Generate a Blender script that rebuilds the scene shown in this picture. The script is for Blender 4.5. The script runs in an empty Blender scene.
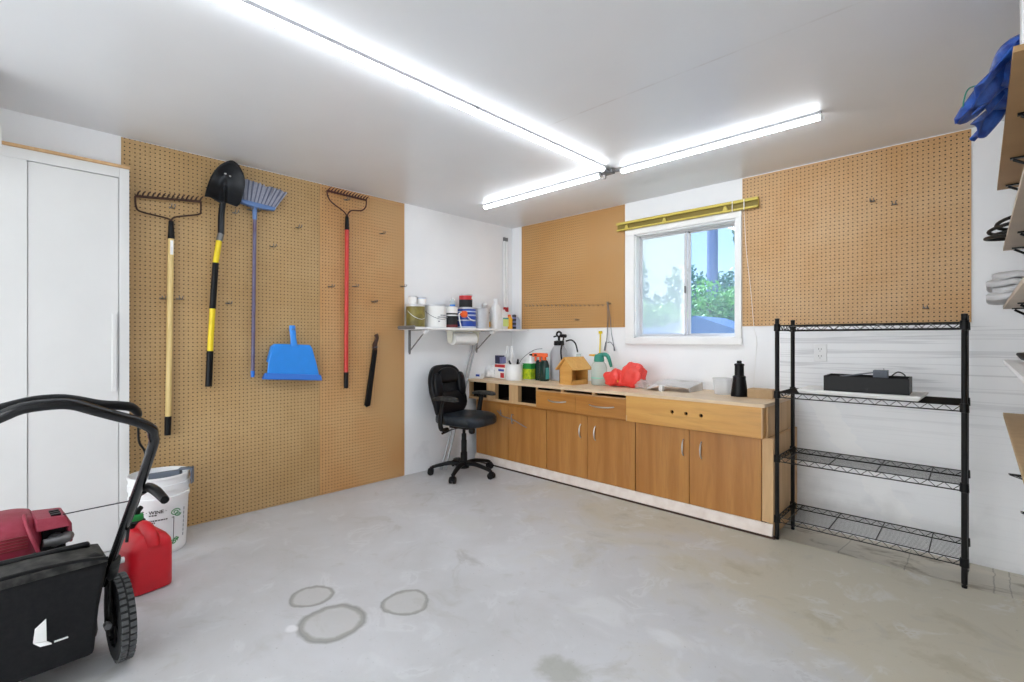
import bpy, bmesh, math, random
from math import sin, cos, pi, radians, sqrt, atan2, hypot
from mathutils import Vector, Matrix
random.seed(11)
SC = bpy.context.scene
COL = SC.collection
V = Vector

# ------------------------------------------------------------------ materials
def lin(c):
    c = c/255.0
    return c/12.92 if c <= 0.04045 else ((c+0.055)/1.055)**2.4
def rgb(r, g, b): return (lin(r), lin(g), lin(b), 1.0)

class NT:
    def __init__(s, name):
        s.m = bpy.data.materials.new(name); s.m.use_nodes = True
        s.t = s.m.node_tree; s.n = s.t.nodes; s.l = s.t.links
        s.b = s.n['Principled BSDF']; s.out = s.n['Material Output']
    def node(s, t, **kw):
        n = s.n.new(t)
        for k, v in kw.items(): setattr(n, k, v)
        return n
    def put(s, sock, v):
        if hasattr(v, 'is_linked') or isinstance(v, bpy.types.NodeSocket): s.l.new(v, sock)
        else: sock.default_value = v
    def coord(s, kind='Object', scale=(1,1,1)):
        tc = s.node('ShaderNodeTexCoord') if kind != 'World' else s.node('ShaderNodeNewGeometry'); mp = s.node('ShaderNodeMapping')
        s.l.new(tc.outputs[kind if kind != 'World' else 'Position'], mp.inputs['Vector']); mp.inputs['Scale'].default_value = scale
        return mp.outputs[0]
    def noise(s, vec, scale, detail=4, rough=.55, dist=0):
        n = s.node('ShaderNodeTexNoise'); s.l.new(vec, n.inputs['Vector'])
        n.inputs['Scale'].default_value = scale; n.inputs['Detail'].default_value = detail
        n.inputs['Roughness'].default_value = rough; n.inputs['Distortion'].default_value = dist
        return n.outputs['Fac']
    def ramp(s, fac, stops):
        n = s.node('ShaderNodeValToRGB'); s.l.new(fac, n.inputs[0]); e = n.color_ramp.elements
        while len(e) < len(stops): e.new(0.5)
        for i, (p, c) in enumerate(stops):
            e[i].position = p; e[i].color = c if isinstance(c, tuple) else (c, c, c, 1)
        return n.outputs[0]
    def math(s, op, a, b=0.0, c=None):
        n = s.node('ShaderNodeMath', operation=op); s.put(n.inputs[0], a); s.put(n.inputs[1], b)
        if c is not None: s.put(n.inputs[2], c)
        return n.outputs[0]
    def mix(s, f, a, b, mode='MIX'):
        n = s.node('ShaderNodeMix', data_type='RGBA', blend_type=mode)
        s.put(n.inputs[0], f); s.put(n.inputs[6], a); s.put(n.inputs[7], b)
        return n.outputs[2]
    def bump(s, h, strength=.2, dist=.002):
        n = s.node('ShaderNodeBump'); n.inputs['Strength'].default_value = strength
        n.inputs['Distance'].default_value = dist; s.l.new(h, n.inputs['Height'])
        s.l.new(n.outputs[0], s.b.inputs['Normal'])
    def sep(s, vec):
        n = s.node('ShaderNodeSeparateXYZ'); s.l.new(vec, n.inputs[0]); return n.outputs

def mat(name, c, rough=.5, metal=0, spot=0, scale=20, bump=0, c2=None, stretch=(1,1,1)):
    k = NT(name)
    if max(c[:3]) < .03 and not metal: k.b.inputs['Specular IOR Level'].default_value = .22
    k.b.inputs['Roughness'].default_value = rough; k.b.inputs['Roughness'].default_value = rough; k.b.inputs['Metallic'].default_value = metal
    co = k.coord('Object', stretch)
    if c2 is None: c2 = tuple(max(0, v*(1-spot)) for v in c[:3]) + (1,)
    f = k.noise(co, scale)
    col = k.mix(k.ramp(f, [(.35, 0.0), (.7, 1.0)]), c, c2)
    k.put(k.b.inputs['Base Color'], col)
    if bump: k.bump(k.noise(co, scale*4), bump)
    return k.m

def glassy(name, tint=(1,1,1,1), haze=0.0, hazecol=(1,1,1,1), refl=.06):
    k = NT(name); tr = k.node('ShaderNodeBsdfTransparent'); tr.inputs[0].default_value = tint
    gl = k.node('ShaderNodeBsdfGlossy'); gl.inputs['Roughness'].default_value = .02
    mx = k.node('ShaderNodeMixShader'); mx.inputs[0].default_value = refl
    k.l.new(tr.outputs[0], mx.inputs[1]); k.l.new(gl.outputs[0], mx.inputs[2])
    last = mx.outputs[0]
    if haze:
        tl = k.node('ShaderNodeBsdfTranslucent'); tl.inputs[0].default_value = hazecol
        m2 = k.node('ShaderNodeMixShader'); m2.inputs[0].default_value = haze
        k.l.new(last, m2.inputs[1]); k.l.new(tl.outputs[0], m2.inputs[2]); last = m2.outputs[0]
    k.l.new(last, k.out.inputs['Surface'])
    return k.m

def translucent(name, c, alpha=.5, rough=.3):
    k = NT(name); k.b.inputs['Base Color'].default_value = c; k.b.inputs['Roughness'].default_value = rough
    tl = k.node('ShaderNodeBsdfTranslucent'); tl.inputs[0].default_value = c
    tr = k.node('ShaderNodeBsdfTransparent')
    m1 = k.node('ShaderNodeMixShader'); m1.inputs[0].default_value = .4
    k.l.new(k.b.outputs[0], m1.inputs[1]); k.l.new(tl.outputs[0], m1.inputs[2])
    m2 = k.node('ShaderNodeMixShader'); m2.inputs[0].default_value = alpha
    k.l.new(tr.outputs[0], m2.inputs[1]); k.l.new(m1.outputs[0], m2.inputs[2])
    k.l.new(m2.outputs[0], k.out.inputs['Surface'])
    return k.m

def emit(name, c, s):
    k = NT(name); e = k.node('ShaderNodeEmission'); e.inputs[0].default_value = c; e.inputs[1].default_value = s
    k.l.new(e.outputs[0], k.out.inputs['Surface']); return k.m

def pegmat(name, c, c2, axis):
    k = NT(name); k.b.inputs['Roughness'].default_value = .55
    co = k.coord('Object'); sx = k.sep(co)
    u = sx[0] if axis == 'x' else sx[1]; v = sx[2]
    P = .0254
    fu = k.math('SUBTRACT', k.math('FRACT', k.math('MULTIPLY', u, 1/P)), .5)
    fv = k.math('SUBTRACT', k.math('FRACT', k.math('MULTIPLY', v, 1/P)), .5)
    d = k.math('SQRT', k.math('ADD', k.math('MULTIPLY', fu, fu), k.math('MULTIPLY', fv, fv)))
    hole = k.math('LESS_THAN', d, .155)
    big = k.noise(co, 2.2, 3); fine = k.noise(co, 160, 2)
    base = k.mix(k.ramp(big, [(.35, 0.0), (.68, 1.0)]), c, c2)
    base = k.mix(k.math('MULTIPLY', k.ramp(fine, [(.35, 0.0), (.7, 1.0)]), .25), base, (.12, .07, .03, 1))
    k.put(k.b.inputs['Base Color'], k.mix(hole, base, (.02, .011, .006, 1)))
    return k.m

def woodmat(name, c, c2, axis='z', scale=1.0, rough=.4, knots=False, contrast=1.0):
    k = NT(name); k.b.inputs['Roughness'].default_value = rough
    st = {'z': (9, 9, .8), 'x': (.8, 9, 9), 'y': (9, .8, 9)}[axis]
    co = k.coord('Object', tuple(a*scale for a in st))
    f = k.noise(co, 1.6, 6, .6, .6); g = k.noise(co, 11, 3, .6, .2)
    col = k.mix(k.ramp(f, [(.3, 0.0), (.72, 1.0)]), c, c2)
    dk = tuple(v*.55 for v in c[:3]) + (1,)
    col = k.mix(k.math('MULTIPLY', k.ramp(g, [(.5, 0.0), (.8, 1.0)]), .35*contrast), col, dk)
    k.put(k.b.inputs['Base Color'], col)
    return k.m

WHITE = mat('white_paint', rgb(236, 236, 236), .45, spot=.03, scale=6)
M = dict(
    white=WHITE, trimwhite=mat('trim_white', rgb(243, 243, 243), .35, spot=.02),
    plastic_white=mat('white_plastic', rgb(238, 239, 240), .35, spot=.02),
    closet=mat('closet_white', rgb(216, 216, 215), .4, spot=.04, scale=3),
    black=mat('black_plastic', rgb(15, 15, 17), .42, spot=.3, scale=40),
    blackmetal=mat('black_metal', rgb(11, 11, 13), .35, metal=.3, spot=.2),
    tube=mat('black_gloss_tube', rgb(8, 8, 11), .22, metal=.2),
    bagcloth=mat('grass_bag_cloth', rgb(21, 22, 24), .75, c2=rgb(30, 30, 31), scale=60, bump=.3),
    dustyblack=mat('dusty_black', rgb(28, 28, 28), .6, c2=rgb(70, 69, 66), scale=26),
    rubber=mat('tyre_rubber', rgb(36, 37, 38), .8, c2=rgb(52, 52, 52), scale=80),
    leather=mat('black_leather', rgb(11, 13, 17), .36, c2=rgb(17, 19, 24), scale=14, bump=.15),
    leatherworn=mat('worn_black_leather', rgb(12, 15, 19), .3, c2=rgb(60, 68, 77), scale=8, bump=.15),
    dustyrubber=mat('dusty_tread', rgb(70, 71, 72), .85, c2=rgb(96, 97, 98), scale=50),
    chrome=mat('brushed_nickel', rgb(205, 205, 205), .3, metal=.9),
    zinc=mat('zinc', rgb(120, 120, 122), .35, metal=.7),
    greymetal=mat('grey_metal', rgb(128, 128, 130), .5, metal=.3),
    red=mat('red_plastic', rgb(206, 22, 38), .38, spot=.12, scale=10),
    redpaint=mat('red_fibreglass', rgb(205, 52, 46), .35, spot=.1),
    engine=mat('dusty_red_cover', rgb(132, 22, 46), .55, c2=rgb(150, 52, 72), scale=18),
    rust=mat('rusty_iron', rgb(72, 44, 32), .7, c2=rgb(48, 30, 24), scale=60),
    darkrust=mat('dark_red_iron', rgb(84, 38, 34), .6, c2=rgb(50, 26, 24), scale=60),
    ash=mat('pale_ash_handle', rgb(226, 200, 138), .4, c2=rgb(210, 180, 112), scale=4, stretch=(20, 20, 1)),
    yellow=mat('yellow_fibreglass', rgb(240, 212, 30), .4, spot=.1),
    steel=mat('shovel_steel', rgb(38, 40, 44), .28, metal=.6, c2=rgb(17, 18, 21), scale=8),
    bristle=mat('grey_bristle', rgb(182, 185, 200), .8, c2=rgb(150, 155, 174), scale=40, stretch=(1, 12, 1)),
    broomblue=mat('broom_blue', rgb(92, 124, 176), .4), broompole=mat('broom_pole', rgb(98, 96, 128), .35, c2=rgb(92, 74, 100), scale=8),
    blue=mat('sky_blue_plastic', rgb(44, 142, 236), .4, spot=.05), blue2=mat('deep_blue_plastic', rgb(30, 110, 206), .4),
    worktop=woodmat('plywood_top', rgb(226, 203, 172), rgb(208, 180, 145), 'x', 1, .5),
    plyedge=woodmat('plywood_edge', rgb(206, 170, 124), rgb(182, 140, 94), 'x', 1.5, .6),
    raw=woodmat('raw_pine', rgb(212, 176, 130), rgb(190, 150, 104), 'z', 1, .6),
    door=woodmat('varnished_birch', rgb(190, 136, 72), rgb(158, 102, 46), 'z', .55, .35, contrast=1.3),
    drawer=woodmat('varnished_ply', rgb(200, 144, 74), rgb(156, 98, 42), 'x', .6, .3, contrast=1.4),
    panel=woodmat('pale_varnished_ply', rgb(214, 164, 90), rgb(182, 124, 54), 'x', .5, .35, contrast=1.3),
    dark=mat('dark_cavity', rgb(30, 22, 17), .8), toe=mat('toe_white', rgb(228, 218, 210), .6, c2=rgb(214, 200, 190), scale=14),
    concrete=mat('concrete', rgb(170, 168, 160), .8, c2=rgb(140, 136, 124), scale=7, bump=.2),
    brass=mat('brass_rail', rgb(200, 180, 76), .4, metal=.15, spot=.1), brassdark=mat('brass_inner', rgb(128, 110, 36), .5, metal=.15),
    tarp=mat('blue_tarp', rgb(18, 48, 128), .32, c2=rgb(54, 104, 196), scale=26, bump=.5),
    board=mat('brown_hardboard', rgb(176, 140, 96), .6, spot=.15, scale=5), boardgrey=mat('pale_chipboard', rgb(196, 182, 166), .6, spot=.12, scale=5),
    cardboard=mat('cardboard', rgb(188, 158, 120), .8, spot=.12), pine=woodmat('birdhouse_pine', rgb(226, 176, 100), rgb(208, 150, 72), 'x', 1, .5),
    teal=mat('teal_plastic', rgb(46, 138, 118), .4), clear=translucent('cloudy_clear_plastic', rgb(234, 246, 243), .5),
    tank=translucent('grey_translucent_tank', rgb(206, 208, 213), .98, .4), tub=translucent('milky_tub', rgb(240, 242, 244), .48),
    orange=mat('orange_plastic', rgb(236, 96, 34), .4), dgreen=mat('dark_green_bottle', rgb(22, 50, 44), .25), tealgreen=mat('blue_green_label', rgb(60, 150, 150), .4),
    green=mat('green_label', rgb(34, 140, 66), .5), lime=mat('yellow_green_label', rgb(212, 220, 40), .5, c2=rgb(120, 170, 40), scale=30),
    navy=mat('navy', rgb(26, 28, 66), .45), slate=mat('slate_purple', rgb(120, 122, 166), .5), canblue=mat('can_blue', rgb(24, 70, 170), .35),
    olive=mat('olive_label', rgb(142, 130, 58), .45, c2=rgb(96, 84, 44), scale=12), maroon=mat('maroon', rgb(120, 40, 44), .5),
    silver=mat('tin_silver', rgb(212, 214, 218), .32, metal=.35, spot=.08), paper=mat('paper_white', rgb(244, 244, 242), .8, spot=.02),
    ink=mat('black_ink', rgb(46, 46, 48), .6), inkgrey=mat('grey_ink', rgb(130, 134, 142), .6), redbag=mat('red_bag', rgb(236, 78, 68), .4, c2=rgb(220, 52, 48), scale=9),
    amber=mat('amber_label', rgb(238, 176, 40), .5), pblue=mat('pale_blue_plastic', rgb(190, 204, 226), .4), canred=mat('can_red', rgb(196, 40, 44), .4),
    greyplastic=mat('grey_plastic', rgb(96, 104, 116), .5), corrugated=mat('grey_board', rgb(214, 211, 208), .6, c2=rgb(190, 186, 182), scale=9),
    hose=mat('hose_black', rgb(34, 34, 34), .5), aluminium=mat('aluminium', rgb(176, 178, 182), .35, metal=.5),
    leaf=mat('leaf_green', rgb(120, 170, 66), .5, c2=rgb(64, 120, 60), scale=3), leafdark=mat('leaf_blue_green', rgb(74, 118, 84), .5, c2=rgb(44, 82, 66), scale=3),
    bark=mat('bark', rgb(96, 88, 84), .8), pole=mat('weathered_pole', rgb(84, 92, 122), .7, spot=.2, scale=4, stretch=(6, 6, 1)), grass=mat('outdoor_grass', rgb(110, 130, 80), .9, spot=.3, scale=3),
    framegrey=mat('window_frame_grey', rgb(206, 206, 210), .4, spot=.03),
    shed=mat('blue_grey_siding', rgb(74, 98, 134), .6, spot=.1),
    led=emit('led_diffuser', (.90, .952, 1.0, 1), 12.8),
    housing=mat('strip_housing_grey', rgb(150, 150, 152), .6),
    foam=mat('white_foam_board', rgb(240, 240, 238), .5, spot=.03),
)

def wall_material():
    k = NT('wall_plaster'); k.b.inputs['Roughness'].default_value = .5
    co = k.coord('World'); sx = k.sep(co)
    base = k.mix(k.ramp(k.noise(co, 1.6, 4), [(.3, 0.0), (.75, 1.0)]), rgb(246, 247, 249), rgb(238, 240, 243))
    # trowel streaks: thin level lines on the lower part of the wall behind the rack
    st = k.noise(k.coord('World', (.45, 1, 23)), 1.0, 3, .5, .25)
    line = k.ramp(st, [(.48, 0.0), (.505, 1.0), (.52, 1.0), (.56, 0.0)])
    m = k.math('MULTIPLY', k.math('GREATER_THAN', sx[0], 2.7), k.math('LESS_THAN', sx[2], 1.31))
    m = k.math('MULTIPLY', m, k.math('SMOOTH_MIN', 1.0, k.math('MAXIMUM', k.math('MULTIPLY', k.math('SUBTRACT', sx[2], .55), 2.2), .12), .05))
    f = k.math('MULTIPLY', k.math('MULTIPLY', line, m), .30)
    col = k.mix(f, base, rgb(150, 152, 158))
    wb_ = k.math('ADD', k.math('MULTIPLY', k.math('SUBTRACT', sx[0], 2.98), 1.0), k.math('MULTIPLY', k.math('SUBTRACT', sx[2], .75), .62))
    smear = k.math('MULTIPLY', k.math('LESS_THAN', k.math('ABSOLUTE', k.math('ADD', wb_, k.math('MULTIPLY', k.math('SUBTRACT', st, .5), .12))), .075), k.math('LESS_THAN', sx[2], .82))
    col = k.mix(k.math('MULTIPLY', smear, .55), col, rgb(250, 250, 250))
    # grime near the floor
    g = k.math('MULTIPLY', k.math('LESS_THAN', sx[2], .28), k.ramp(k.noise(co, 4, 5), [(.5, 0.0), (.75, 1.0)]))
    col = k.mix(k.math('MULTIPLY', g, .3), col, rgb(180, 180, 184))
    k.put(k.b.inputs['Base Color'], col)
    k.bump(k.noise(co, 35, 4), .12, .003)
    return k.m
def ceiling_material():
    k = NT('ceiling_paint'); k.b.inputs['Roughness'].default_value = .32
    co = k.coord('World')
    col = k.mix(k.ramp(k.noise(co, 1.2, 3), [(.3, 0.0), (.75, 1.0)]), rgb(231, 234, 238), rgb(225, 228, 232))
    sx = k.sep(co)
    seam = k.math('MULTIPLY', k.math('LESS_THAN', k.math('ABSOLUTE', k.math('SUBTRACT', sx[1], -1.73)), .006), k.math('GREATER_THAN', sx[0], 1.84))
    col = k.mix(k.math('MULTIPLY', seam, k.ramp(k.noise(co, 9, 3), [(.4, .15), (.6, .7)])), col, rgb(212, 212, 214))
    k.put(k.b.inputs['Base Color'], col)
    k.bump(k.noise(co, 5, 4), .15, .006)
    return k.m
def floor_material():
    k = NT('floor_concrete'); co = k.coord('World'); sx = k.sep(co)
    k.b.inputs['Roughness'].default_value = .5
    a = k.noise(co, 1.3, 8, .62, .5); b = k.noise(co, 4.5, 6, .6, .8)
    col = k.mix(k.ramp(a, [(.36, 0.0), (.62, 1.0)]), rgb(190, 190, 191), rgb(203, 204, 207))
    # tan staining towards the back wall and the right
    t = k.math('ADD', k.math('MULTIPLY', k.math('ADD', sx[1], 2.15), .55), k.math('MULTIPLY', k.math('SUBTRACT', sx[0], 2.3), .30))
    t = k.math('ADD', t, k.math('MULTIPLY', k.math('SUBTRACT', a, .5), 2.2))
    col = k.mix(k.math('MULTIPLY', k.ramp(t, [(.25, 0.0), (.75, 1.0)]), .85), col, rgb(190, 183, 163))
    col = k.mix(k.math('MULTIPLY', k.ramp(k.noise(co, 2.6, 7, .65, .4), [(.56, 0.0), (.66, 1.0)]), k.math('MULTIPLY', k.ramp(t, [(.1, 0.0), (.6, 1.0)]), .6)), col, rgb(168, 160, 138))
    col = k.mix(k.math('MULTIPLY', k.ramp(b, [(.56, 0.0), (.64, .55), (.66, 0.0)]), .8), col, rgb(214, 216, 218))
    col = k.mix(k.math('MULTIPLY', k.ramp(b, [(.30, 1.0), (.42, 0.0)]), .5), col, rgb(172, 170, 163))
    wob = k.noise(co, 9, 4)
    for cx, cy, r in ((1.435, -2.878, .092), (1.713, -2.911, .128), (1.805, -2.594, .103)):
        dx = k.math('SUBTRACT', sx[0], cx); dy = k.math('SUBTRACT', sx[1], cy)
        d = k.math('SQRT', k.math('ADD', k.math('MULTIPLY', dx, dx), k.math('MULTIPLY', dy, dy)))
        d = k.math('ADD', d, k.math('MULTIPLY', k.math('SUBTRACT', wob, .5), .05))
        w = .015 if r < .12 else .024
        ring = k.ramp(k.math('DIVIDE', k.math('ABSOLUTE', k.math('SUBTRACT', d, r)), w), [(.35, 1.0), (1.0, 0.0)])
        col = k.mix(k.math('MULTIPLY', ring, .8), col, rgb(136, 136, 132))
        inside = k.math('LESS_THAN', d, r)
        col = k.mix(k.math('MULTIPLY', inside, .3), col, rgb(178, 176, 168))
    for cx, cy, rx, ry, c, s in ((2.5, -2.0, .17, .13, rgb(216, 218, 220), .6), (2.62, -2.47, .12, .09, rgb(160, 161, 152), .8), (2.83, -2.0, .11, .07, rgb(220, 222, 224), .7),
                                 (1.63, -3.05, .03, .025, rgb(235, 235, 238), .8), (3.1, -1.9, .22, .14, rgb(206, 208, 210), .4), (1.2, -1.75, .3, .12, rgb(200, 200, 196), .45), (1.72, -2.1, .12, .05, rgb(138, 134, 128), .45)):
        dx = k.math('DIVIDE', k.math('SUBTRACT', sx[0], cx), rx); dy = k.math('DIVIDE', k.math('SUBTRACT', sx[1], cy), ry)
        d = k.math('SQRT', k.math('ADD', k.math('MULTIPLY', dx, dx), k.math('MULTIPLY', dy, dy)))
        d = k.math('ADD', d, k.math('MULTIPLY', k.math('SUBTRACT', b, .5), 2.6))
        col = k.mix(k.math('MULTIPLY', k.ramp(d, [(.45, 1.0), (1.1, 0.0)]), s*.85), col, c)
    sp = k.noise(co, 60, 2)
    col = k.mix(k.math('MULTIPLY', k.ramp(sp, [(.68, 0.0), (.76, 1.0)]), .35), col, rgb(120, 118, 112))
    k.put(k.b.inputs['Base Color'], col)
    k.put(k.b.inputs['Roughness'], k.ramp(a, [(.3, .42), (.7, .6)]))
    k.bump(k.noise(co, 22, 5), .12, .004)
    return k.m
def strip_material():
    k = NT('floor_strip_concrete'); co = k.coord('World'); sx = k.sep(co); k.b.inputs['Roughness'].default_value = .75
    a = k.noise(co, 3.2, 7, .65, .6)
    col = k.mix(k.ramp(a, [(.36, 0.0), (.66, 1.0)]), rgb(228, 222, 208), rgb(212, 208, 196))
    st = k.math('MULTIPLY', k.ramp(k.noise(k.coord('World', (1, 1.6, 1)), 3.0, 6, .65, .8), [(.54, 0.0), (.64, 1.0)]), .65)
    col = k.mix(st, col, rgb(136, 124, 100))
    for c in (3.445, 3.70, 3.80, 3.86, 3.15):
        w = k.math('ADD', sx[0], k.math('MULTIPLY', k.math('SUBTRACT', a, .5), .05))
        col = k.mix(k.math('MULTIPLY', k.math('LESS_THAN', k.math('ABSOLUTE', k.math('SUBTRACT', w, c)), .003), .4), col, rgb(110, 105, 94))
    k.put(k.b.inputs['Base Color'], col); k.bump(k.noise(co, 26, 5), .25, .004)
    return k.m
M['wall'] = wall_material(); M['ceiling'] = ceiling_material(); M['floor'] = floor_material(); M['strip'] = strip_material()
M['peg_olive'] = pegmat('pegboard_olive', rgb(196, 163, 114), rgb(184, 148, 97), 'y')
M['peg_orange'] = pegmat('pegboard_orange', rgb(206, 164, 112), rgb(198, 146, 90), 'y')
M['peg_back'] = pegmat('pegboard_back', rgb(202, 156, 100), rgb(194, 143, 82), 'x')
M['peg_back2'] = pegmat('pegboard_back_pale', rgb(212, 174, 128), rgb(204, 157, 102), 'x')

# ------------------------------------------------------------------ mesh builder
class MB:
    def __init__(s, T=None): s.v = []; s.f = []; s.mi = []; s.T = T or Matrix.Identity(4)
    def add(s, vs, fs, mi=0):
        o = len(s.v); s.v += [s.T @ V(p) for p in vs]; s.f += [[i+o for i in f] for f in fs]; s.mi += [mi]*len(fs); return s
    def box(s, x0, y0, z0, x1, y1, z1, mi=0, R=None):
        vs = [(x, y, z) for x in (x0, x1) for y in (y0, y1) for z in (z0, z1)]
        if R is not None:
            c = V(((x0+x1)/2, (y0+y1)/2, (z0+z1)/2)); vs = [c + R @ (V(p)-c) for p in vs]
        return s.add(vs, [(0,1,3,2),(4,6,7,5),(0,4,5,1),(2,3,7,6),(0,2,6,4),(1,5,7,3)], mi)
    def hexa(s, b, t, mi=0):       # four bottom points and four top points, same order
        return s.add(list(b)+list(t), [(3,2,1,0),(4,5,6,7),(0,1,5,4),(1,2,6,5),(2,3,7,6),(3,0,4,7)], mi)
    def prism(s, pts, d, mi=0):    # polygon (3d points) pushed along d
        n = len(pts); d = V(d)
        return s.add([V(p) for p in pts]+[V(p)+d for p in pts], [list(range(n))[::-1], list(range(n, 2*n))]+[(i, (i+1) % n, n+(i+1) % n, n+i) for i in range(n)], mi)
    def rings(s, rings, cap=True, mi=0, closed=False):
        n = len(rings[0]); vs = [p for r in rings for p in r]; fs = []
        m = len(rings)
        for j in range(m if closed else m-1):
            a = j*n; b = ((j+1) % m)*n
            for i in range(n): fs.append((a+i, a+(i+1) % n, b+(i+1) % n, b+i))
        if cap and not closed: fs.append(list(range(n))[::-1]); fs.append(list(range((m-1)*n, m*n)))
        return s.add(vs, fs, mi)
    def tube(s, pts, r, n=8, mi=0, closed=False, smooth=0, flat=1.0, up=None):
        P = [V(p) for p in pts]
        rs = list(r) if isinstance(r, (list, tuple)) else [r]*len(P)
        if smooth: P, rs = catmull(P, rs, smooth, closed)
        m = len(P); rings = []; ref = V(up) if up else None
        for i in range(m):
            if closed: t = P[(i+1) % m]-P[i-1]
            else: t = P[min(i+1, m-1)]-P[max(i-1, 0)]
            t.normalize()
            if ref is None:
                ref = V((0, 0, 1)) if abs(t.z) < .9 else V((1, 0, 0))
            a = ref - t*ref.dot(t)
            if a.length < 1e-6: a = t.orthogonal()
            a.normalize(); b = t.cross(a)
            if not up: ref = a
            rings.append([P[i]+a*(cos(2*pi*k/n)*rs[i]*flat)+b*(sin(2*pi*k/n)*rs[i]) for k in range(n)])
        return s.rings(rings, True, mi, closed)
    def cyl(s, p0, p1, r0, r1=None, n=16, mi=0): return s.tube([p0, p1], [r0, r0 if r1 is None else r1], n, mi)
    def lathe(s, prof, c=(0,0,0), n=24, mi=0, R=None, cap=True):
        c = V(c); rg = []
        for r, z in prof:
            q = [V((r*cos(2*pi*k/n), r*sin(2*pi*k/n), z)) for k in range(n)]
            if R is not None: q = [R @ p for p in q]
            rg.append([c+p for p in q])
        return s.rings(rg, cap, mi)
    def sell(s, c, a, e1=.4, e2=.4, nu=24, nv=14, mi=0, R=None, fn=None):   # rounded cushion
        c = V(c); pw = lambda t, e: (abs(t)**e)*(1 if t >= 0 else -1); rg = []
        for j in range(nv+1):
            ph = -pi/2+pi*j/nv; ph = max(-pi/2+.02, min(pi/2-.02, ph)); q = []
            for i in range(nu):
                th = 2*pi*i/nu
                p = V((a[0]*pw(cos(ph), e1)*pw(cos(th), e2), a[1]*pw(cos(ph), e1)*pw(sin(th), e2), a[2]*pw(sin(ph), e1)))
                if fn: p = fn(p)
                if R is not None: p = R @ p
                q.append(c+p)
            rg.append(q)
        return s.rings(rg, True, mi)
    def sheet(s, fn, nu, nv, mi=0):
        vs = [fn(i/nu, j/nv) for i in range(nu+1) for j in range(nv+1)]
        fs = [(i*(nv+1)+j, (i+1)*(nv+1)+j, (i+1)*(nv+1)+j+1, i*(nv+1)+j+1) for i in range(nu) for j in range(nv)]
        return s.add(vs, fs, mi)

def catmull(P, rs, k, closed=False):
    m = len(P); Q = []; q = []
    for i in range(m if closed else m-1):
        g = (lambda j: P[j % m]) if closed else (lambda j: P[max(0, min(m-1, j))])
        p0, p1, p2, p3 = g(i-1), g(i), g(i+1), g(i+2)
        for t in range(k):
            u = t/k
            Q.append(.5*((2*p1)+(p2-p0)*u+(2*p0-5*p1+4*p2-p3)*u*u+(3*p1-p0-3*p2+p3)*u**3))
            q.append(rs[i]*(1-u)+rs[(i+1) % m]*u)
    if not closed: Q.append(P[-1]); q.append(rs[-1])
    return Q, q

ORG = {}
def put(name, mb, mats, parent=None, bevel=0, sub=0, solid=0, angle=38, flip=True):
    if not isinstance(mats, (list, tuple)): mats = [mats]
    vs = mb.v
    if parent is None:
        lo = [min(p[i] for p in vs) for i in range(3)]; hi = [max(p[i] for p in vs) for i in range(3)]
        og = V(((lo[0]+hi[0])/2, (lo[1]+hi[1])/2, lo[2]))
    else: og = ORG[parent.name]
    me = bpy.data.meshes.new(name); me.from_pydata([p-og for p in vs], [], mb.f)
    for m_ in mats: me.materials.append(M[m_] if isinstance(m_, str) else m_)
    for p, mi in zip(me.polygons, mb.mi): p.material_index = mi; p.use_smooth = True
    if flip:
        bm = bmesh.new(); bm.from_mesh(me); bmesh.ops.recalc_face_normals(bm, faces=bm.faces); bm.to_mesh(me); bm.free()
    me.set_sharp_from_angle(angle=radians(angle))
    o = bpy.data.objects.new(name, me); COL.objects.link(o)
    if parent is None: o.location = og
    else: o.parent = parent
    ORG[o.name] = og
    if solid:
        md = o.modifiers.new('thick', 'SOLIDIFY'); md.thickness = solid; md.offset = 0
    if bevel:
        md = o.modifiers.new('edge', 'BEVEL'); md.width = bevel; md.segments = 2; md.limit_method = 'ANGLE'; md.angle_limit = radians(40); md.harden_normals = False
    if sub:
        md = o.modifiers.new('round', 'SUBSURF'); md.levels = sub; md.render_levels = sub
    return o
def empty(name, loc):
    o = bpy.data.objects.new(name, None); COL.objects.link(o); o.location = loc; o.empty_display_size = .05
    ORG[o.name] = V(loc); return o
def tag(o, label, cat, group=None, kind=None):
    o['label'] = label; o['category'] = cat
    if group: o['group'] = group
    if kind: o['kind'] = kind
    return o
def thing(name, loc, label, cat, group=None): return tag(empty(name, loc), label, cat, group)
def struct(name, mb, mats, parent=None, **kw):
    o = put(name, mb, mats, parent, **kw)
    if parent is None: o['kind'] = 'structure'
    return o
def note(o, label): o['label'] = label; return o

def textgeo(txt, size, mapfn):
    cu = bpy.data.curves.new('tmp', 'FONT'); cu.body = txt; cu.size = size; cu.align_x = 'CENTER'; cu.resolution_u = 3; cu.offset = size*.02
    ob = bpy.data.objects.new('tmp', cu); COL.objects.link(ob)
    dg = bpy.context.evaluated_depsgraph_get(); me = ob.evaluated_get(dg).to_mesh()
    vs = [mapfn(v.co.x, v.co.y) for v in me.vertices]; fs = [list(p.vertices) for p in me.polygons]
    ob.evaluated_get(dg).to_mesh_clear(); bpy.data.objects.remove(ob); bpy.data.curves.remove(cu)
    return vs, fs

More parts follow.
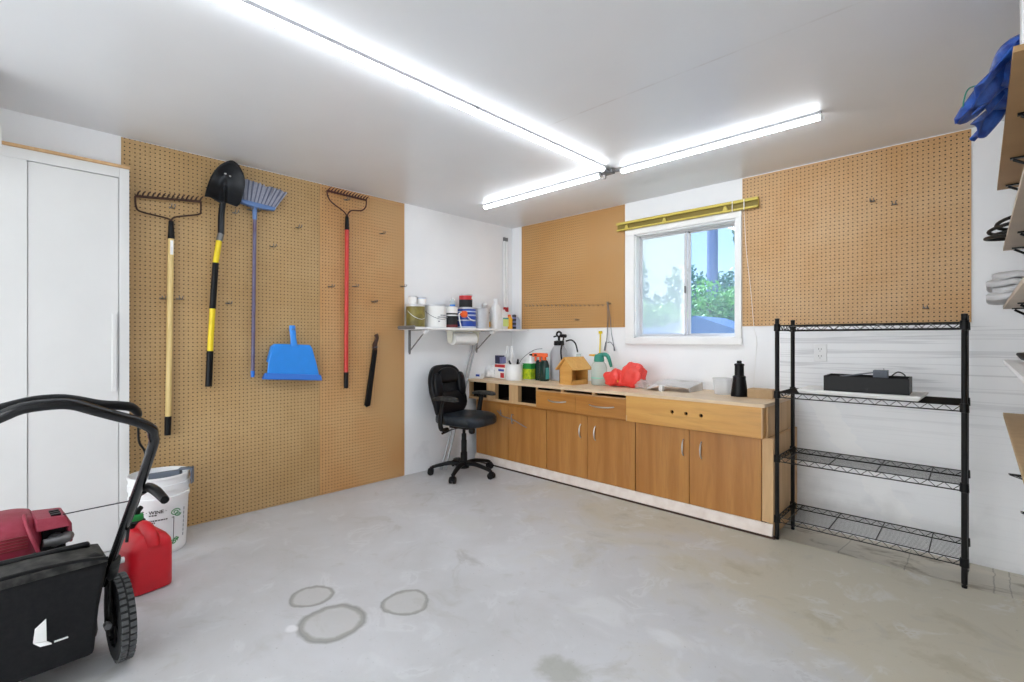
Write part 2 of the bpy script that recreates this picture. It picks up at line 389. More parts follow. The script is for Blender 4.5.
# ------------------------------------------------------------------ room
H = 2.463; RX = 4.16; FY = -6.3
fl = MB()
fl.box(0, FY, -.12, RX, -.57, 0)
fl.add([(0, -.57, 0), (RX, -.57, 0), (RX, -.555, -.012), (0, -.555, -.012), (RX, 0, -.07), (0, 0, -.07)], [(0, 1, 2, 3), (3, 2, 4, 5)], 1)
struct('floor', fl, ['floor', 'strip'], flip=False)
struct('ceiling', MB().box(-.1, FY-.1, H, RX+.1, .14, H+.1), 'ceiling')
struct('wall_left', MB().box(-.1, FY, -.12, 0, .14, H), 'wall')
struct('wall_right', MB().box(RX, FY, -.12, RX+.1, .14, H), 'wall')
WX0, WX1, WZ0, WZ1 = 1.525, 2.395, 1.245, 2.165
wb = MB()
wb.box(0, 0, -.12, WX0, .14, H).box(WX1, 0, -.12, RX, .14, H).box(WX0, 0, -.12, WX1, .14, WZ0).box(WX0, 0, WZ1, WX1, .14, H)
struct('wall_back', wb, 'wall')
wf = MB()
wf.box(0, FY-.1, -.12, .3, FY, H).box(RX-.3, FY-.1, -.12, RX, FY, H).box(.3, FY-.1, 2.2, RX-.3, FY, H)
struct('wall_front', wf, 'wall')
struct('ground', MB().box(-30, .3, -.5, 30, 60, -.35), 'grass')
struct('ground_driveway', MB().box(-12, -25, -.3, 14, FY-.1, -.12), mat('driveway_concrete', rgb(208, 206, 200), .8, spot=.1, scale=2))

# window
w = empty('window_1', (1.96, 0, WZ0)); w['kind'] = 'structure'
cs = MB(); cw = .085
cs.box(WX0-cw, -.022, WZ1, WX1+.045, 0, WZ1+.105).box(WX0-cw, -.022, WZ0-.0, WX0, 0, WZ1).box(WX1, -.022, WZ0, WX1+.045, 0, WZ1).box(WX0-cw, -.028, WZ0-.055, WX1+.05, 0, WZ0)
put('casing', cs, 'trimwhite', w, bevel=.003)
jb = MB(); t = .012
jb.box(WX0, 0, WZ0, WX0+t, .12, WZ1).box(WX1-t, 0, WZ0, WX1, .12, WZ1).box(WX0, 0, WZ1-t, WX1, .12, WZ1).box(WX0, 0, WZ0, WX1, .12, WZ0+t)
put('jamb', jb, 'trimwhite', w)
fr = MB(); a0, a1, b0, b1 = WX0+t, WX1-t, WZ0+t, WZ1-t
for (x0, z0, x1, z1) in ((a0, b0, a0+.014, b1), (a1-.014, b0, a1, b1), (a0, b0, a1, b0+.012), (a0, b1-.014, a1, b1)): fr.box(x0, .055, z0, x1, .1, z1)
put('window_frame', fr, 'framegrey', w, bevel=.002)
md_ = 1.975
sa = MB(); g0, g1 = b0+.012, b1-.014
for (x0, z0, x1, z1) in ((a0+.014, g0, a0+.026, g1), (md_-.020, g0, md_+.002, g1), (a0+.014, g0, md_, g0+.010), (a0+.014, g1-.012, md_, g1)): sa.box(x0, .06, z0, x1, .076, z1)
put('sash', sa, 'framegrey', w, bevel=.002)
sb = MB()
for (x0, z0, x1, z1) in ((md_+.002, g0, md_+.026, g1), (a1-.028, g0, a1-.014, g1), (md_, g0, a1-.014, g0+.012), (md_, g1-.016, a1-.014, g1)): sb.box(x0, .078, z0, x1, .094, z1)
put('sash', sb, 'framegrey', w, bevel=.002)
M['pane_hazy'] = glassy('hazy_window_glass', (1, 1, 1, 1), .44, rgb(252, 250, 255)); M['pane_clear'] = glassy('window_glass', (.74, .86, 1.0, 1), .05, rgb(220, 235, 255))
put('pane', MB().box(a0+.024, .066, g0+.008, md_-.018, .07, g1-.010), 'pane_hazy', w)
put('pane', MB().box(md_+.024, .084, g0+.010, a1-.026, .088, g1-.014), 'pane_clear', w)
put('latch', MB().box(md_-.018, .048, 1.62, md_-.004, .062, 1.68), 'zinc', w, bevel=.002)

# ------------------------------------------------------------------ outdoors
def bush(name, cx, cy, rx, ry, z0, z1, n, m_, label, cat, leafs=.05, lobes=7, bark=True, seed=1):
    rnd = random.Random(seed); root = thing(name, (cx, cy, -.35), label, cat)
    bl = [(cx+rnd.uniform(-.6, .6)*rx, cy+rnd.uniform(-.6, .6)*ry, z0+(z1-z0)*rnd.uniform(.25, .85), rnd.uniform(.3, .5)) for _ in range(lobes)]
    mb = MB(); hz = (z1-z0)
    for _ in range(n):
        b = rnd.choice(bl); d = V((rnd.gauss(0, 1), rnd.gauss(0, 1), rnd.gauss(0, 1))).normalized()*(rnd.random()**.4)
        p = V((b[0]+d.x*b[3]*rx, b[1]+d.y*b[3]*ry, b[2]+d.z*b[3]*hz*.62))
        u = V((rnd.gauss(0, 1), rnd.gauss(0, 1), rnd.gauss(0, 1))).normalized(); q = u.orthogonal().normalized(); s = leafs*rnd.uniform(.6, 1.4)
        mb.add([p-u*s, p+q*s*.45, p+u*s, p-q*s*.45], [(0, 1, 2, 3)])
    put('foliage', mb, m_, root, flip=False)
    tb = MB()
    for b in bl: tb.tube([(cx, cy, -.35), (cx*.6+b[0]*.4, cy*.6+b[1]*.4, z0+.3*(b[2]-z0)), (b[0], b[1], b[2])], [.05, .03, .008], 6, smooth=4)
    put('stem', tb, 'bark', root)
    return root
bush('hedge_shrub', -.75, 4.6, 1.1, .6, .8, 1.95, 5200, 'leaf', 'bright green shrub low in the left window pane', 'shrub', .04, 14, seed=3)
bush('hedge_shrub', .92, 3.7, .62, .4, .9, 2.05, 5200, 'leaf', 'bright green shrub in front of the pole in the right window pane', 'shrub', .034, 14, seed=5)
bush('evergreen_tree', -.25, 6.6, 1.3, .9, .9, 2.75, 6000, 'leafdark', 'dark green tree behind the pole in the right window pane', 'tree', .055, 18, seed=8)
bush('evergreen_tree', -2.45, 7.2, .75, .7, 1.2, 3.5, 2200, 'leafdark', 'hazy dark tree at the left edge of the left window pane', 'tree', .07, 9, seed=21)
bush('evergreen_tree', .55, 5.4, .2, .3, 2.65, 3.4, 420, 'leafdark', 'overhanging leafy branch at the top right corner of the window', 'tree', .06, 4, seed=33)
pl = MB().tube([(.255, 4.95, -.35), (.26, 4.95, 2.0), (.265, 4.95, 7.5)], [.10, .095, .085], 14)
tag(put('utility_pole', pl, 'pole'), 'tall dark utility pole seen through the right window pane', 'pole')
sd = thing('garden_shed', (1.5, 1.9, -.35), 'low blue grey roof outside under the right window pane', 'shed')
put('wall', MB().box(.55, 1.6, -.35, 2.25, 2.3, 1.18), 'shed', sd)
put('roof', MB().prism([(.45, 1.5, 1.17), (1.42, 1.5, 1.50), (2.35, 1.5, 1.17)], (0, .9, 0)), 'shed', sd)
pn = MB().box(-2.8, 3.3, -.35, .3, 3.36, 1.42)
for i in range(12): pn.box(-2.8, 3.28, -.3+i*.145, .3, 3.3, -.2+i*.145)
tag(put('outdoor_fence', pn, 'shed'), 'blue grey board fence low outside the left window pane', 'fence')

# ------------------------------------------------------------------ strip lights
def led(y0, y1, x0, x1, axis, label):
    zc = H; o = thing('strip_light', ((x0+x1)/2, (y0+y1)/2, zc-.04), label, 'light', 'strip lights on the ceiling')
    if axis == 'x':
        c = (y0+y1)/2; L3 = (x1-x0, 0, 0); Q = lambda q, a, b: (q, c+a, zc-b)
        A, B, s_ = x0, x1, (.012, 0, 0)
    else:
        c = (x0+x1)/2; L3 = (0, y1-y0, 0); Q = lambda q, a, b: (c+a, q, zc-b)
        A, B, s_ = y0, y1, (0, .012, 0)
    bd = MB().prism([Q(A, -.018, 0), Q(A, .018, 0), Q(A, .018, .02), Q(A, -.018, .02)], L3)
    arc = [pi*i/10 for i in range(11)]
    df = MB().prism([Q(A, .021*cos(a), .02+.022*sin(a)) for a in arc], L3)
    ec = [MB().prism([Q(q, .0225*cos(a), .018+.026*sin(a)) for a in arc], s_) for q in (A-.006, B-.006)]
    put('housing', bd, 'housing', o); note(put('diffuser', df, 'led', o), 'glowing white diffuser')
    for e in ec: put('end_cap', e, 'plastic_white', o)
led(-2.17, -.965, 1.795, 1.845, 'y', 'lit LED strip running towards the camera, far one of its line, ending at the junction')
led(-3.4, -2.175, 1.795, 1.845, 'y', 'lit LED strip running towards the camera, near one cut by the top edge')
led(-5.9, -3.405, 1.795, 1.845, 'y', 'added LED strip out of view over and behind the camera, as fill light')  # unseen strip added as fill light for the foreground
led(-.895, -.845, .49, 1.74, 'x', 'lit LED strip along the back wall, left of the junction')
led(-.865, -.815, 1.90, 3.13, 'x', 'lit LED strip along the back wall, right of the junction and over the window')
jn = MB().box(1.775, -.9, H-.035, 1.85, -.85, H-.004).cyl((1.815, -.95, H-.02), (1.815, -.9, H-.02), .01).cyl((1.74, -.872, H-.02), (1.775, -.872, H-.02), .01).cyl((1.85, -.86, H-.02), (1.9, -.845, H-.02), .008)
jn.tube([(1.79, -.88, H-.035), (1.775, -.86, H-.055), (1.745, -.85, H-.045)], .005, 6, smooth=5)
tag(put('cable_junction', jn, 'greymetal', bevel=.003), 'small grey cable junction where the three ceiling strip lights meet', 'connector')

# ------------------------------------------------------------------ pegboards
def pegboard(x0, y0, z0, x1, y1, z1, m_, label):
    tag(put('pegboard', MB().box(x0, y0, z0, x1, y1, z1), m_), label, 'pegboard')
pegboard(.0, -3.416, .004, .007, -2.191, 2.457, 'peg_olive', 'wide olive tan pegboard behind the pale rake, the shovel and the broom')
pegboard(.0, -2.188, .004, .007, -1.41, 2.457, 'peg_orange', 'narrow orange tan pegboard behind the red rake, floor to ceiling')
pegboard(.15, -.008, 1.343, 1.424, 0, 2.458, 'peg_back', 'small pegboard on the back wall left of the window')
pegboard(2.443, -.008, 1.332, 3.709, 0, 2.455, 'peg_back2', 'pegboard on the back wall right of the window, above the black wire rack')

# ------------------------------------------------------------------ tall white closet, hanging panel
ct = thing('closet', (.06, -4.2, 0), 'tall white closet with a flush sliding door beside the pegboard', 'closet')
cx = .12
put('carcass', MB().box(0.0075, -5.2, 0, cx-.018, -3.395, 2.236), 'closet', ct, bevel=.002)
f = MB(); f.box(cx-.018, -3.440, 0, cx+.006, -3.393, 2.236).box(cx-.018, -5.2, 2.178, cx+.006, -3.440, 2.236).box(cx-.018, -5.2, 0, cx+.006, -3.82, 2.178)
put('face_frame', f, 'closet', ct, bevel=.002)
d = put('door', MB().box(cx-.018, -3.8185, .012, cx+.001, -3.443, 2.175), 'closet', ct, bevel=.001)
put('finger_pull', MB().box(cx+.001, -3.474, .93, cx+.016, -3.452, 1.385), 'closet', d, bevel=.003)
put('top_strip', MB().box(0.0075, -5.2, 2.236, cx+.016, -3.39, 2.252), 'raw', ct)
hp = MB().hexa([(.25, -4.35, 2.20), (.55, -4.35, 2.20), (.55, -3.917, 2.20), (.25, -3.917, 2.20)], [(.25, -4.35, H-.001), (.55, -4.35, H-.001), (.55, -3.944, H-.001), (.25, -3.944, H-.001)])
hp.box(.24, -4.36, 2.192, .56, -3.912, 2.202)
tag(put('overhead_box', hp, 'trimwhite', bevel=.002), 'white boxed unit hanging from the ceiling over the closet at the left edge', 'box')

# ------------------------------------------------------------------ hooks
def hookmesh(axis, L=.06, r=.0028, double=True):
    mb = MB()
    def P(a, b, c): return (c, a, b) if axis == 'y' else (a, -c, b)     # a along the board, b up, c out
    for s in ((-.009, .009) if double else (0,)):
        mb.tube([P(s, .006, .004), P(s, 0, .012), P(s, -.004, L*.6), P(s, 0, L), P(s, .014, L+.006)], r, 6, smooth=3)
    if double: mb.tube([P(-.014, .0, .009), P(.014, 0, .009)], r*1.3, 6)
    return mb
hooky = None
def hook(axis, a, z, label, group=None, double=True, L=.065, out=0.007, cache={}):
    key = (axis, double, L)
    if key not in cache:
        o = put('peg_hook', hookmesh(axis, L, double=double), 'zinc'); cache[key] = (o, ORG[o.name].copy())
        first, og = cache[key]
    else:
        first, og = cache[key]; o = first.copy(); COL.objects.link(o)
    o.location = og + (V((out, a, z)) if axis == 'y' else V((a, -out, z)))
    tag(o, label, 'hook', group); return o
for a, z, lb in ((-2.552, 1.91, 'wire peg hook just right of the broom pole, lower of the two there'), (-2.367, 2.08, 'wire peg hook near the top of the olive pegboard, right of the broom bristles'),
                 (-2.841, 1.479, 'wire peg hook beside the middle of the shovel handle'), (-2.111, 1.651, 'wire peg hook left of the red rake handle'),
                 (-1.905, 1.67, 'wire peg hook right of the red rake handle'), (-1.73, 1.552, 'wire peg hook above the black saw'),
                 (-1.441, 1.706, 'wire peg hook at the right edge of the orange pegboard'), (-1.653, 2.146, 'wire peg hook high on the orange pegboard right of the red rake head'),
                 (-3.165, 2.075, 'wire peg hook holding the pale rake head'), (-3.215, 1.49, 'wire clip left of the pale rake handle'), (-3.125, 1.493, 'wire clip right of the pale rake handle'),
                 (-2.80, 2.11, 'wire peg hook under the shovel blade'), (-2.705, 2.15, 'wire hook left of the broom neck'), (-2.655, 2.15, 'wire hook right of the broom neck'), (-2.42, 1.30, 'wire peg hook holding the blue dustpan'), (-1.98, 2.37, 'wire peg hook holding the red rake')):
    hook('y', a, z, lb, 'wire hooks on the left pegboards')
for i in range(20):
    hook('x', .236+i*.0508, 1.592-i*.0023, 'stub hook in the long level row on the pegboard left of the window', 'row of stub hooks on the back pegboard', False, .026, .008)
for a, z, lb in ((3.247, 2.123, 'wire hook high on the right back pegboard, left of a pair'), (3.359, 2.082, 'wire hook high on the right back pegboard, right of a pair'), (3.508, 1.424, 'wire hook low on the right back pegboard just above the rack'),
                 (.911, 1.422, 'wire hook low on the left back pegboard under the row of stubs'), (1.271, 1.565, 'wire hook at the right end of the stub row, holding a cord')):
    hook('x', a, z, lb, 'wire hooks on the back pegboards', True, .04, .008)

# ------------------------------------------------------------------ long tools on the left wall (out = x)
def bow_rake(name, label, bar0, bar1, neck, lowl, lowr, collar, top, end, grip, hm, im, tilt):
    root = thing(name, (.04, end[0], end[1]), label, 'rake'); X = .042
    hd = MB(); hd.tube([(X, *bar0), (X, *bar1)], .008, 8)
    n = 14
    for i in range(n):
        t_ = (i+.3)/(n-.4); y = bar0[0]+(bar1[0]-bar0[0])*t_; z = bar0[1]+(bar1[1]-bar0[1])*t_
        hd.tube([(X, y, z), (X+.02, y+.006, z+tilt*.7), (X+.03, y+.014, z+tilt)], [.0055, .0045, .0025], 6)
    put('rake_head', hd, im, root)
    bw = MB()
    for b, lw in ((bar0, lowl), (bar1, lowr)):
        pts = [(X, *b)] + [(X, *q) for q in lw] + [(X, neck[0], neck[1]), (X, neck[0], neck[1]-.03)]
        bw.tube(pts, .0055, 8, smooth=5)
    put('bow', bw, im, root)
    put('ferrule', MB().tube([(X, *neck), (X, *collar)], [.014, .019], 14), 'black', root)
    put('handle', MB().tube([(X, *collar), (X, grip[0], grip[1])], .0165, 14), hm, root)
    put('grip', MB().tube([(X, *grip), (X, *end)], [.0185, .0175], 14), 'black', root)
    return root
r1 = bow_rake('bow_rake', 'bow rake with a pale wooden handle, leftmost tool on the pegboard', (-3.354, 2.105), (-3.008, 2.142), (-3.171, 1.985), [(-3.350, 2.045), (-3.325, 2.016), (-3.20, 2.0)], [(-3.008, 2.085), (-3.022, 2.055), (-3.145, 2.016)],
              (-3.171, 1.872), (-3.171, 1.87), (-3.19, .626), (-3.187, .745), 'ash', 'rust', .03)
put('sticker', MB().box(.055, -3.179, 1.77, .0602, -3.163, 1.86), 'paper', r1)
bow_rake('bow_rake', 'bow rake with a red handle, alone on the orange pegboard', (-2.147, 2.405), (-1.807, 2.398), (-1.98, 2.23), [(-2.14, 2.36), (-2.105, 2.318), (-2.01, 2.268)], [(-1.812, 2.345), (-1.85, 2.305), (-1.945, 2.285)],
         (-1.98, 2.121), None, (-1.987, .837), (-1.987, .965), 'redpaint', 'darkrust', .026)

sh = thing('shovel', (.06, -2.97, .92), 'round point shovel with a black blade and yellow and black handle', 'shovel')
X = .05
outl = [(-2.855, 2.435), (-2.91, 2.396), (-2.953, 2.328), (-2.983, 2.246), (-3.010, 2.162), (-3.008, 2.154), (-2.972, 2.162), (-2.937, 2.151), (-2.906, 2.14), (-2.877, 2.15), (-2.846, 2.143), (-2.818, 2.133), (-2.810, 2.137), (-2.792, 2.165), (-2.775, 2.22), (-2.763, 2.296), (-2.773, 2.358), (-2.798, 2.406), (-2.822, 2.428)]
cy, cz = -2.88, 2.27
def dish(y, z):
    d_ = hypot((y-cy)/.125, (z-cz)/.17); s_ = abs((y-cy)-(z-cz)*.09)
    rib = .026*math.exp(-(s_/.014)**2)*max(0, min(1, (2.33-z)/.12))
    return X+.018+.055*min(d_, 1.25)**2 + rib
mb = MB(); n = len(outl); R = 9; rg = []
P2 = catmull([V((0, *q)) for q in outl], [1]*n, 3, True)[0]
for j in range(R+1):
    k_ = .03+.97*j/R
    rg.append([(dish(cy+(p.y-cy)*k_, cz+(p.z-cz)*k_), cy+(p.y-cy)*k_, cz+(p.z-cz)*k_) for p in P2])
mb.rings(rg, False)
put('blade', mb, 'steel', sh, solid=.004)
rv = MB()
for y_, z_ in ((-2.874, 2.35), (-2.846, 2.34)): rv.sell((dish(y_, z_)+.003, y_, z_), (.004, .007, .006), .9, .9, 10, 6)
put('rivet', rv, 'chrome', sh)
put('socket', MB().tube([(X+.03, -2.878, 2.27), (X+.026, -2.886, 2.17), (X+.012, -2.893, 2.06), (X+.012, -2.895, 1.94)], [.010, .018, .02, .02], 14, smooth=4), 'steel', sh)
def seg(a, b, m_, nm, r=.0175): put(nm, MB().tube([(X+.012, *a), (X+.012, *b)], r, 14), m_, sh)
seg((-2.895, 1.945), (-2.906, 1.895), 'zinc', 'collar', .02)
seg((-2.906, 1.895), (-2.927, 1.744), 'yellow', 'handle'); seg((-2.927, 1.744), (-2.945, 1.437), 'black', 'foam_sleeve', .019); seg((-2.945, 1.437), (-2.959, 1.155), 'yellow', 'handle'); seg((-2.959, 1.155), (-2.968, .919), 'black', 'grip', .02)

br = thing('broom', (.05, -2.69, .97), 'upright broom with grey bristles and blue head, right of the shovel', 'broom')
mb = MB(); rnd = random.Random(4)
put('head_block', MB().prism([(.03, -2.775, 2.205), (.03, -2.545, 2.19), (.03, -2.548, 2.165), (.03, -2.66, 2.160), (.03, -2.70, 2.165), (.03, -2.77, 2.178)], (.045, 0, 0)), 'broomblue', br, bevel=.006)
for i in range(30):
    t_ = i/29; y = -2.765+t_*.215; z = 2.203-t_*.013
    ty = -2.765+t_*.30; tz = 2.352-t_*.038+rnd.uniform(-.006, .006)
    for k_ in range(3):
        x0_ = .037+k_*.014
        mb.tube([(x0_, y, z-.012), (x0_+rnd.uniform(-.004, .006), ty+rnd.uniform(-.004, .004), tz)], [.0036, .0052], 5, 1 if (i+k_) % 3 == 0 else 0)
put('bristles', mb, ['bristle', mat('dark_bristle', rgb(110, 116, 138), .8)], br)
put('neck', MB().tube([(.052, -2.682, 2.175), (.05, -2.679, 2.08)], [.017, .0145], 12), 'broomblue', br)
put('pole', MB().tube([(.05, -2.679, 2.085), (.045, -2.691, 1.005)], .0125, 12), 'broompole', br)
put('end_cap', MB().tube([(.045, -2.691, 1.01), (.045, -2.692, .965)], [.0145, .012], 12), 'blue2', br)

dp = thing('dustpan', (.05, -2.42, .92), 'bright blue plastic dustpan hung by its handle below the broom', 'dustpan')
mb = MB()
o_ = [(-2.61, .965), (-2.222, .925), (-2.25, 1.05), (-2.282, 1.165), (-2.30, 1.19), (-2.42, 1.196), (-2.545, 1.2), (-2.572, 1.18), (-2.60, 1.07)]
mb.prism([(.075, a, b) for a, b in o_], (.012, 0, 0))
mb.prism([(.02, a*.97-2.42*.03, b) for a, b in o_[1:]], (.055, 0, 0))
put('pan', mb, 'blue', dp, bevel=.01)
put('lip', MB().hexa([(.03, -2.63, .945), (.03, -2.212, .91), (.105, -2.212, .915), (.105, -2.63, .95)], [(.06, -2.622, .99), (.06, -2.216, .955), (.09, -2.216, .96), (.09, -2.622, .995)]), 'blue2', dp, bevel=.006)
put('handle', MB().tube([(.08, -2.418, 1.18), (.072, -2.42, 1.24), (.06, -2.422, 1.31), (.056, -2.422, 1.335)], [.027, .021, .023, .02], 14, smooth=4, flat=.6, up=(1, 0, 0)), 'blue', dp)

sw = thing('hand_saw', (.03, -1.75, .66), 'thin black sheathed hand saw hanging tilted right of the red rake', 'saw')
put('sheath', MB().prism([(.018, -1.700, 1.145), (.018, -1.735, 1.155), (.018, -1.815, .68), (.018, -1.80, .662), (.018, -1.768, .672)], (.024, 0, 0)), 'black', sw, bevel=.003)
put('handle', MB().tube([(.032, -1.718, 1.14), (.032, -1.722, 1.185), (.032, -1.700, 1.24), (.032, -1.708, 1.275)], [.016, .019, .014, .017], 10, smooth=4), 'rust', sw)
put('strap', MB().tube([(.016, -1.74, 1.16), (.048, -1.73, 1.165), (.048, -1.70, 1.17), (.016, -1.695, 1.165)], .004, 6), 'greyplastic', sw)

# ------------------------------------------------------------------ shelf on the left wall
SZ = 1.338; ZT_ = .83
shf = thing('wall_shelf', (.12, -.8, 1.1), 'white shelf of paint cans bracketed to the wall above the office chair', 'shelf')
put('shelf_board', MB().box(.004, -1.472, SZ-.02, .27, -.03, SZ), 'trimwhite', shf, bevel=.002)
put('edge_channel', MB().box(.008, -1.480, SZ-.018, .266, -1.472, SZ+.014), 'greymetal', shf, bevel=.002)
for y in (-1.352, -.535):
    b = put('bracket', MB().box(.0, y-.012, 1.11, .006, y+.012, SZ-.02).box(.0, y-.012, SZ-.026, .262, y+.012, SZ-.02).box(0, y-.008, 1.095, .008, y+.008, 1.11).tube([(.008, y, 1.125), (.25, y, SZ-.028)], .0055, 8), 'greymetal', shf)
    put('clip', MB().box(.225, y-.022, SZ-.055, .268, y+.022, SZ-.026), 'plastic_white', b, bevel=.003)

pt = thing('paper_towel_roll', (.12, -.82, 1.19), 'white paper towel roll in a holder under the wall shelf', 'paper towel')
put('roll', MB().lathe([(.02, -.135), (.058, -.135), (.058, .135), (.02, .135)], (.135, -.825, 1.235), 24, R=Matrix.Rotation(pi/2, 3, 'X')), 'paper', pt)
hb = MB().box(.07, -.995, SZ-.03, .20, -.655, SZ-.021)
for y in (-.995, -.663): hb.prism([(.09, y, SZ-.03), (.18, y, SZ-.03), (.165, y, 1.205), (.135, y, 1.19), (.105, y, 1.205)], (0, .008, 0))
put('holder', hb, mat('cream_plastic', rgb(232, 230, 214), .4), pt, bevel=.002)
hb = None

def can(x, y, z, r, h, bands, lid, label, rim=True, name='paint_can', bail=None, grp='paint cans on the wall shelf'):
    o = thing(name, (x, y, z), label, 'can', grp)
    mb = MB(); mats = []; prof = []
    zz = z+.004
    for i, (fr_, m_) in enumerate(bands):
        z1 = z+.004+fr_*(h-.01); mats.append(m_)
        mb.lathe([(r, zz), (r, z1)], (x, y, 0), 26, i, cap=False); zz = z1
    mats.append('silver'); mb.lathe([(.001, z), (r+.0015, z), (r+.0025, z+.004), (r, z+.006)], (x, y, 0), 26, len(mats)-1, cap=False)
    mb.lathe([(r, z+h-.008), (r+.003, z+h-.005), (r+.003, z+h), (r-.006, z+h), (r-.008, z+h-.006), (.001, z+h-.006)], (x, y, 0), 26, len(mats)-1, cap=False)
    put('body', mb, mats, o)
    put('lid', MB().lathe([(r-.01, z+h-.006), (r-.011, z+h-.001), (r-.02, z+h-.003), (.001, z+h-.003)], (x, y, 0), 24), lid, o)
    if bail:
        a = bail; bx = MB(); pts = []
        for i in range(13):
            t_ = pi*i/12; pts.append(V((x+r*1.05*sin(t_)*.99+.003, y-r*1.04*cos(t_), z+h*.72-.075*sin(t_))))
        put('wire_handle', bx.tube(pts, .0022, 6), a, o)
    return o
sx_ = .13
can(sx_, -1.375, SZ, .082, .203, [(.93, 'olive'), (1, 'silver')], 'silver', 'olive labelled paint can at the left end of the wall shelf', bail='plastic_white')
o = can(sx_, -1.163, SZ, .105, .208, [(.96, 'paper'), (1, 'silver')], 'silver', 'large white labelled paint can second from the left on the wall shelf', bail='zinc')
put('print', MB().box(.2353, -1.21, 1.43, .2362, -1.10, 1.437).box(.2353, -1.18, 1.447, .2362, -1.12, 1.455).box(.2353, -1.205, 1.39, .2362, -1.185, 1.4), 'inkgrey', o)
can(sx_, -1.405, SZ+.2, .036, .075, [(1, 'paper')], 'silver', 'small white can standing on the olive paint can, left of two', name='small_can', grp=None)
can(sx_+.005, -1.315, SZ+.2, .038, .072, [(.85, 'paper'), (1, 'pblue')], 'navy', 'small white can with a dark lid standing on the olive paint can, right of two', name='small_can', grp=None)
can(sx_+.01, -.985, SZ, .066, .205, [(.14, 'maroon'), (.56, 'ink'), (.62, 'paper'), (.70, 'ink'), (1, 'paper')], 'silver', 'can with a dark and maroon label between the white and the blue cans')
can(sx_, -.785, SZ, .098, .2, [(.08, 'pblue'), (.35, 'canblue'), (.42, 'pblue'), (.60, 'canblue'), (.68, 'pblue'), (.80, 'canblue'), (.86, 'pblue'), (.96, 'canblue'), (1, 'silver')], 'silver', 'bright blue paint can in the middle of the wall shelf', bail='zinc')
can(sx_-.015, -.583, SZ, .088, .203, [(.96, 'silver'), (1, 'silver')], 'silver', 'bare silver paint can right of the blue can')
o = can(sx_, -.79, SZ+.2, .065, .13, [(.62, 'ink'), (.95, 'canred'), (1, 'silver')], 'silver', 'black and red can stacked on the blue paint can', name='small_can', grp=None)
put('print', MB().box(sx_+.0655, -.77, SZ+.285, sx_+.067, -.735, SZ+.31).box(sx_+.0655, -.76, SZ+.235, sx_+.067, -.74, SZ+.25), 'paper', o)

def bottle(name, x, y, z, prof, mb_mats, label, cat='bottle', n=20, sq=None, group=None, parts=()):
    o = thing(name, (x, y, z), label, cat, group)
    mb = MB()
    if sq:
        rg = []
        for r, zz in prof:
            q = []
            for k_ in range(n):
                a = 2*pi*k_/n; c_, s_ = cos(a), sin(a); e = .45
                q.append((x+sq[0]*r*(abs(c_)**e)*(1 if c_ > 0 else -1), y+sq[1]*r*(abs(s_)**e)*(1 if s_ > 0 else -1), z+zz))
            rg.append(q)
        mb.rings(rg)
    else: mb.lathe(prof, (x, y, z), n)
    put('body', mb, mb_mats, o)
    for nm, pr, m_ in parts: 
        put(nm, (MB().lathe(pr, (x, y, z), n)), m_, o)
    return o
bottle('squeeze_bottle', .12, -.948, SZ+.205, [(.024, 0), (.026, .004), (.026, .05), (.012, .072)], 'clear', 'tiny clear bottle standing on the dark can', parts=[('cap', [(.012, .07), (.012, .09), (.002, .09)], 'plastic_white'), ('label_band', [(.0265, .004), (.0265, .02)], 'blue')])
bottle('narrow_can', .10, -.467, SZ, [(.026, 0), (.026, .13), (.018, .155), (.018, .165)], 'silver', 'narrow tin with a yellow band squeezed behind the silver can', parts=[('label_band', [(.0268, .02), (.0268, .075)], 'amber'), ('cap', [(.019, .16), (.019, .175), (.002, .175)], 'ink')])
bottle('white_jug', .14, -.385, SZ, [(.9, 0), (1, .01), (1, .19), (.8, .23), (.42, .262), (.4, .28)], 'plastic_white', 'tall white plastic bottle right of the silver can, tallest on the wall shelf', sq=(.045, .055), parts=[('cap', [(.026, .275), (.026, .31), (.003, .31)], 'plastic_white')])
bottle('spray_bottle', .04, -.455, SZ, [(.03, 0), (.03, .15), (.012, .2), (.012, .215)], 'clear', 'clear spray bottle standing behind the tall white bottle', parts=[('trigger', [(.014, .21), (.022, .235), (.03, .255), (.02, .27), (.004, .275)], 'plastic_white')])
bottle('labelled_bottle', .14, -.28, SZ, [(.9, 0), (1, .008), (1, .15), (.6, .185), (.4, .19)], 'plastic_white', 'square white bottle with green stripes on the wall shelf', sq=(.036, .042), parts=[('cap', [(.018, .186), (.018, .205), (.002, .205)], 'plastic_white')])
bo = bpy.data.objects['labelled_bottle']
put('label_band', MB().box(.1765, -.32, SZ+.03, .1785, -.24, SZ+.105), mat('pale_lime_label', rgb(214, 230, 140), .5), bo)
put('label_stripe', MB().box(.1768, -.32, SZ+.105, .179, -.24, SZ+.118), 'tealgreen', bo)
bottle('squeeze_bottle', .14, -.192, SZ, [(.034, 0), (.035, .006), (.035, .11), (.02, .135)], 'amber', 'yellow orange bottle on the wall shelf near the corner', parts=[('cap', [(.02, .13), (.016, .155), (.003, .158)], 'orange')])
o = bottle('narrow_bottle', .15, -.127, SZ, [(.02, 0), (.021, .004), (.021, .155), (.01, .16)], 'slate', 'narrow bottle with black bands right of the yellow bottle')
for k_ in range(4): put('band', MB().lathe([(.0215, .006+k_*.042), (.0222, .012+k_*.042), (.0222, .022+k_*.042), (.0215, .028+k_*.042)], (.15, -.127, SZ), 16), 'ink', o)
bottle('pale_bottle', .13, -.07, SZ, [(.9, 0), (1, .006), (1, .10), (.6, .13), (.4, .14)], 'pblue', 'pale blue flat bottle at the right end of the wall shelf', sq=(.03, .035), parts=[('cap', [(.015, .138), (.015, .152), (.002, .152)], 'plastic_white')])
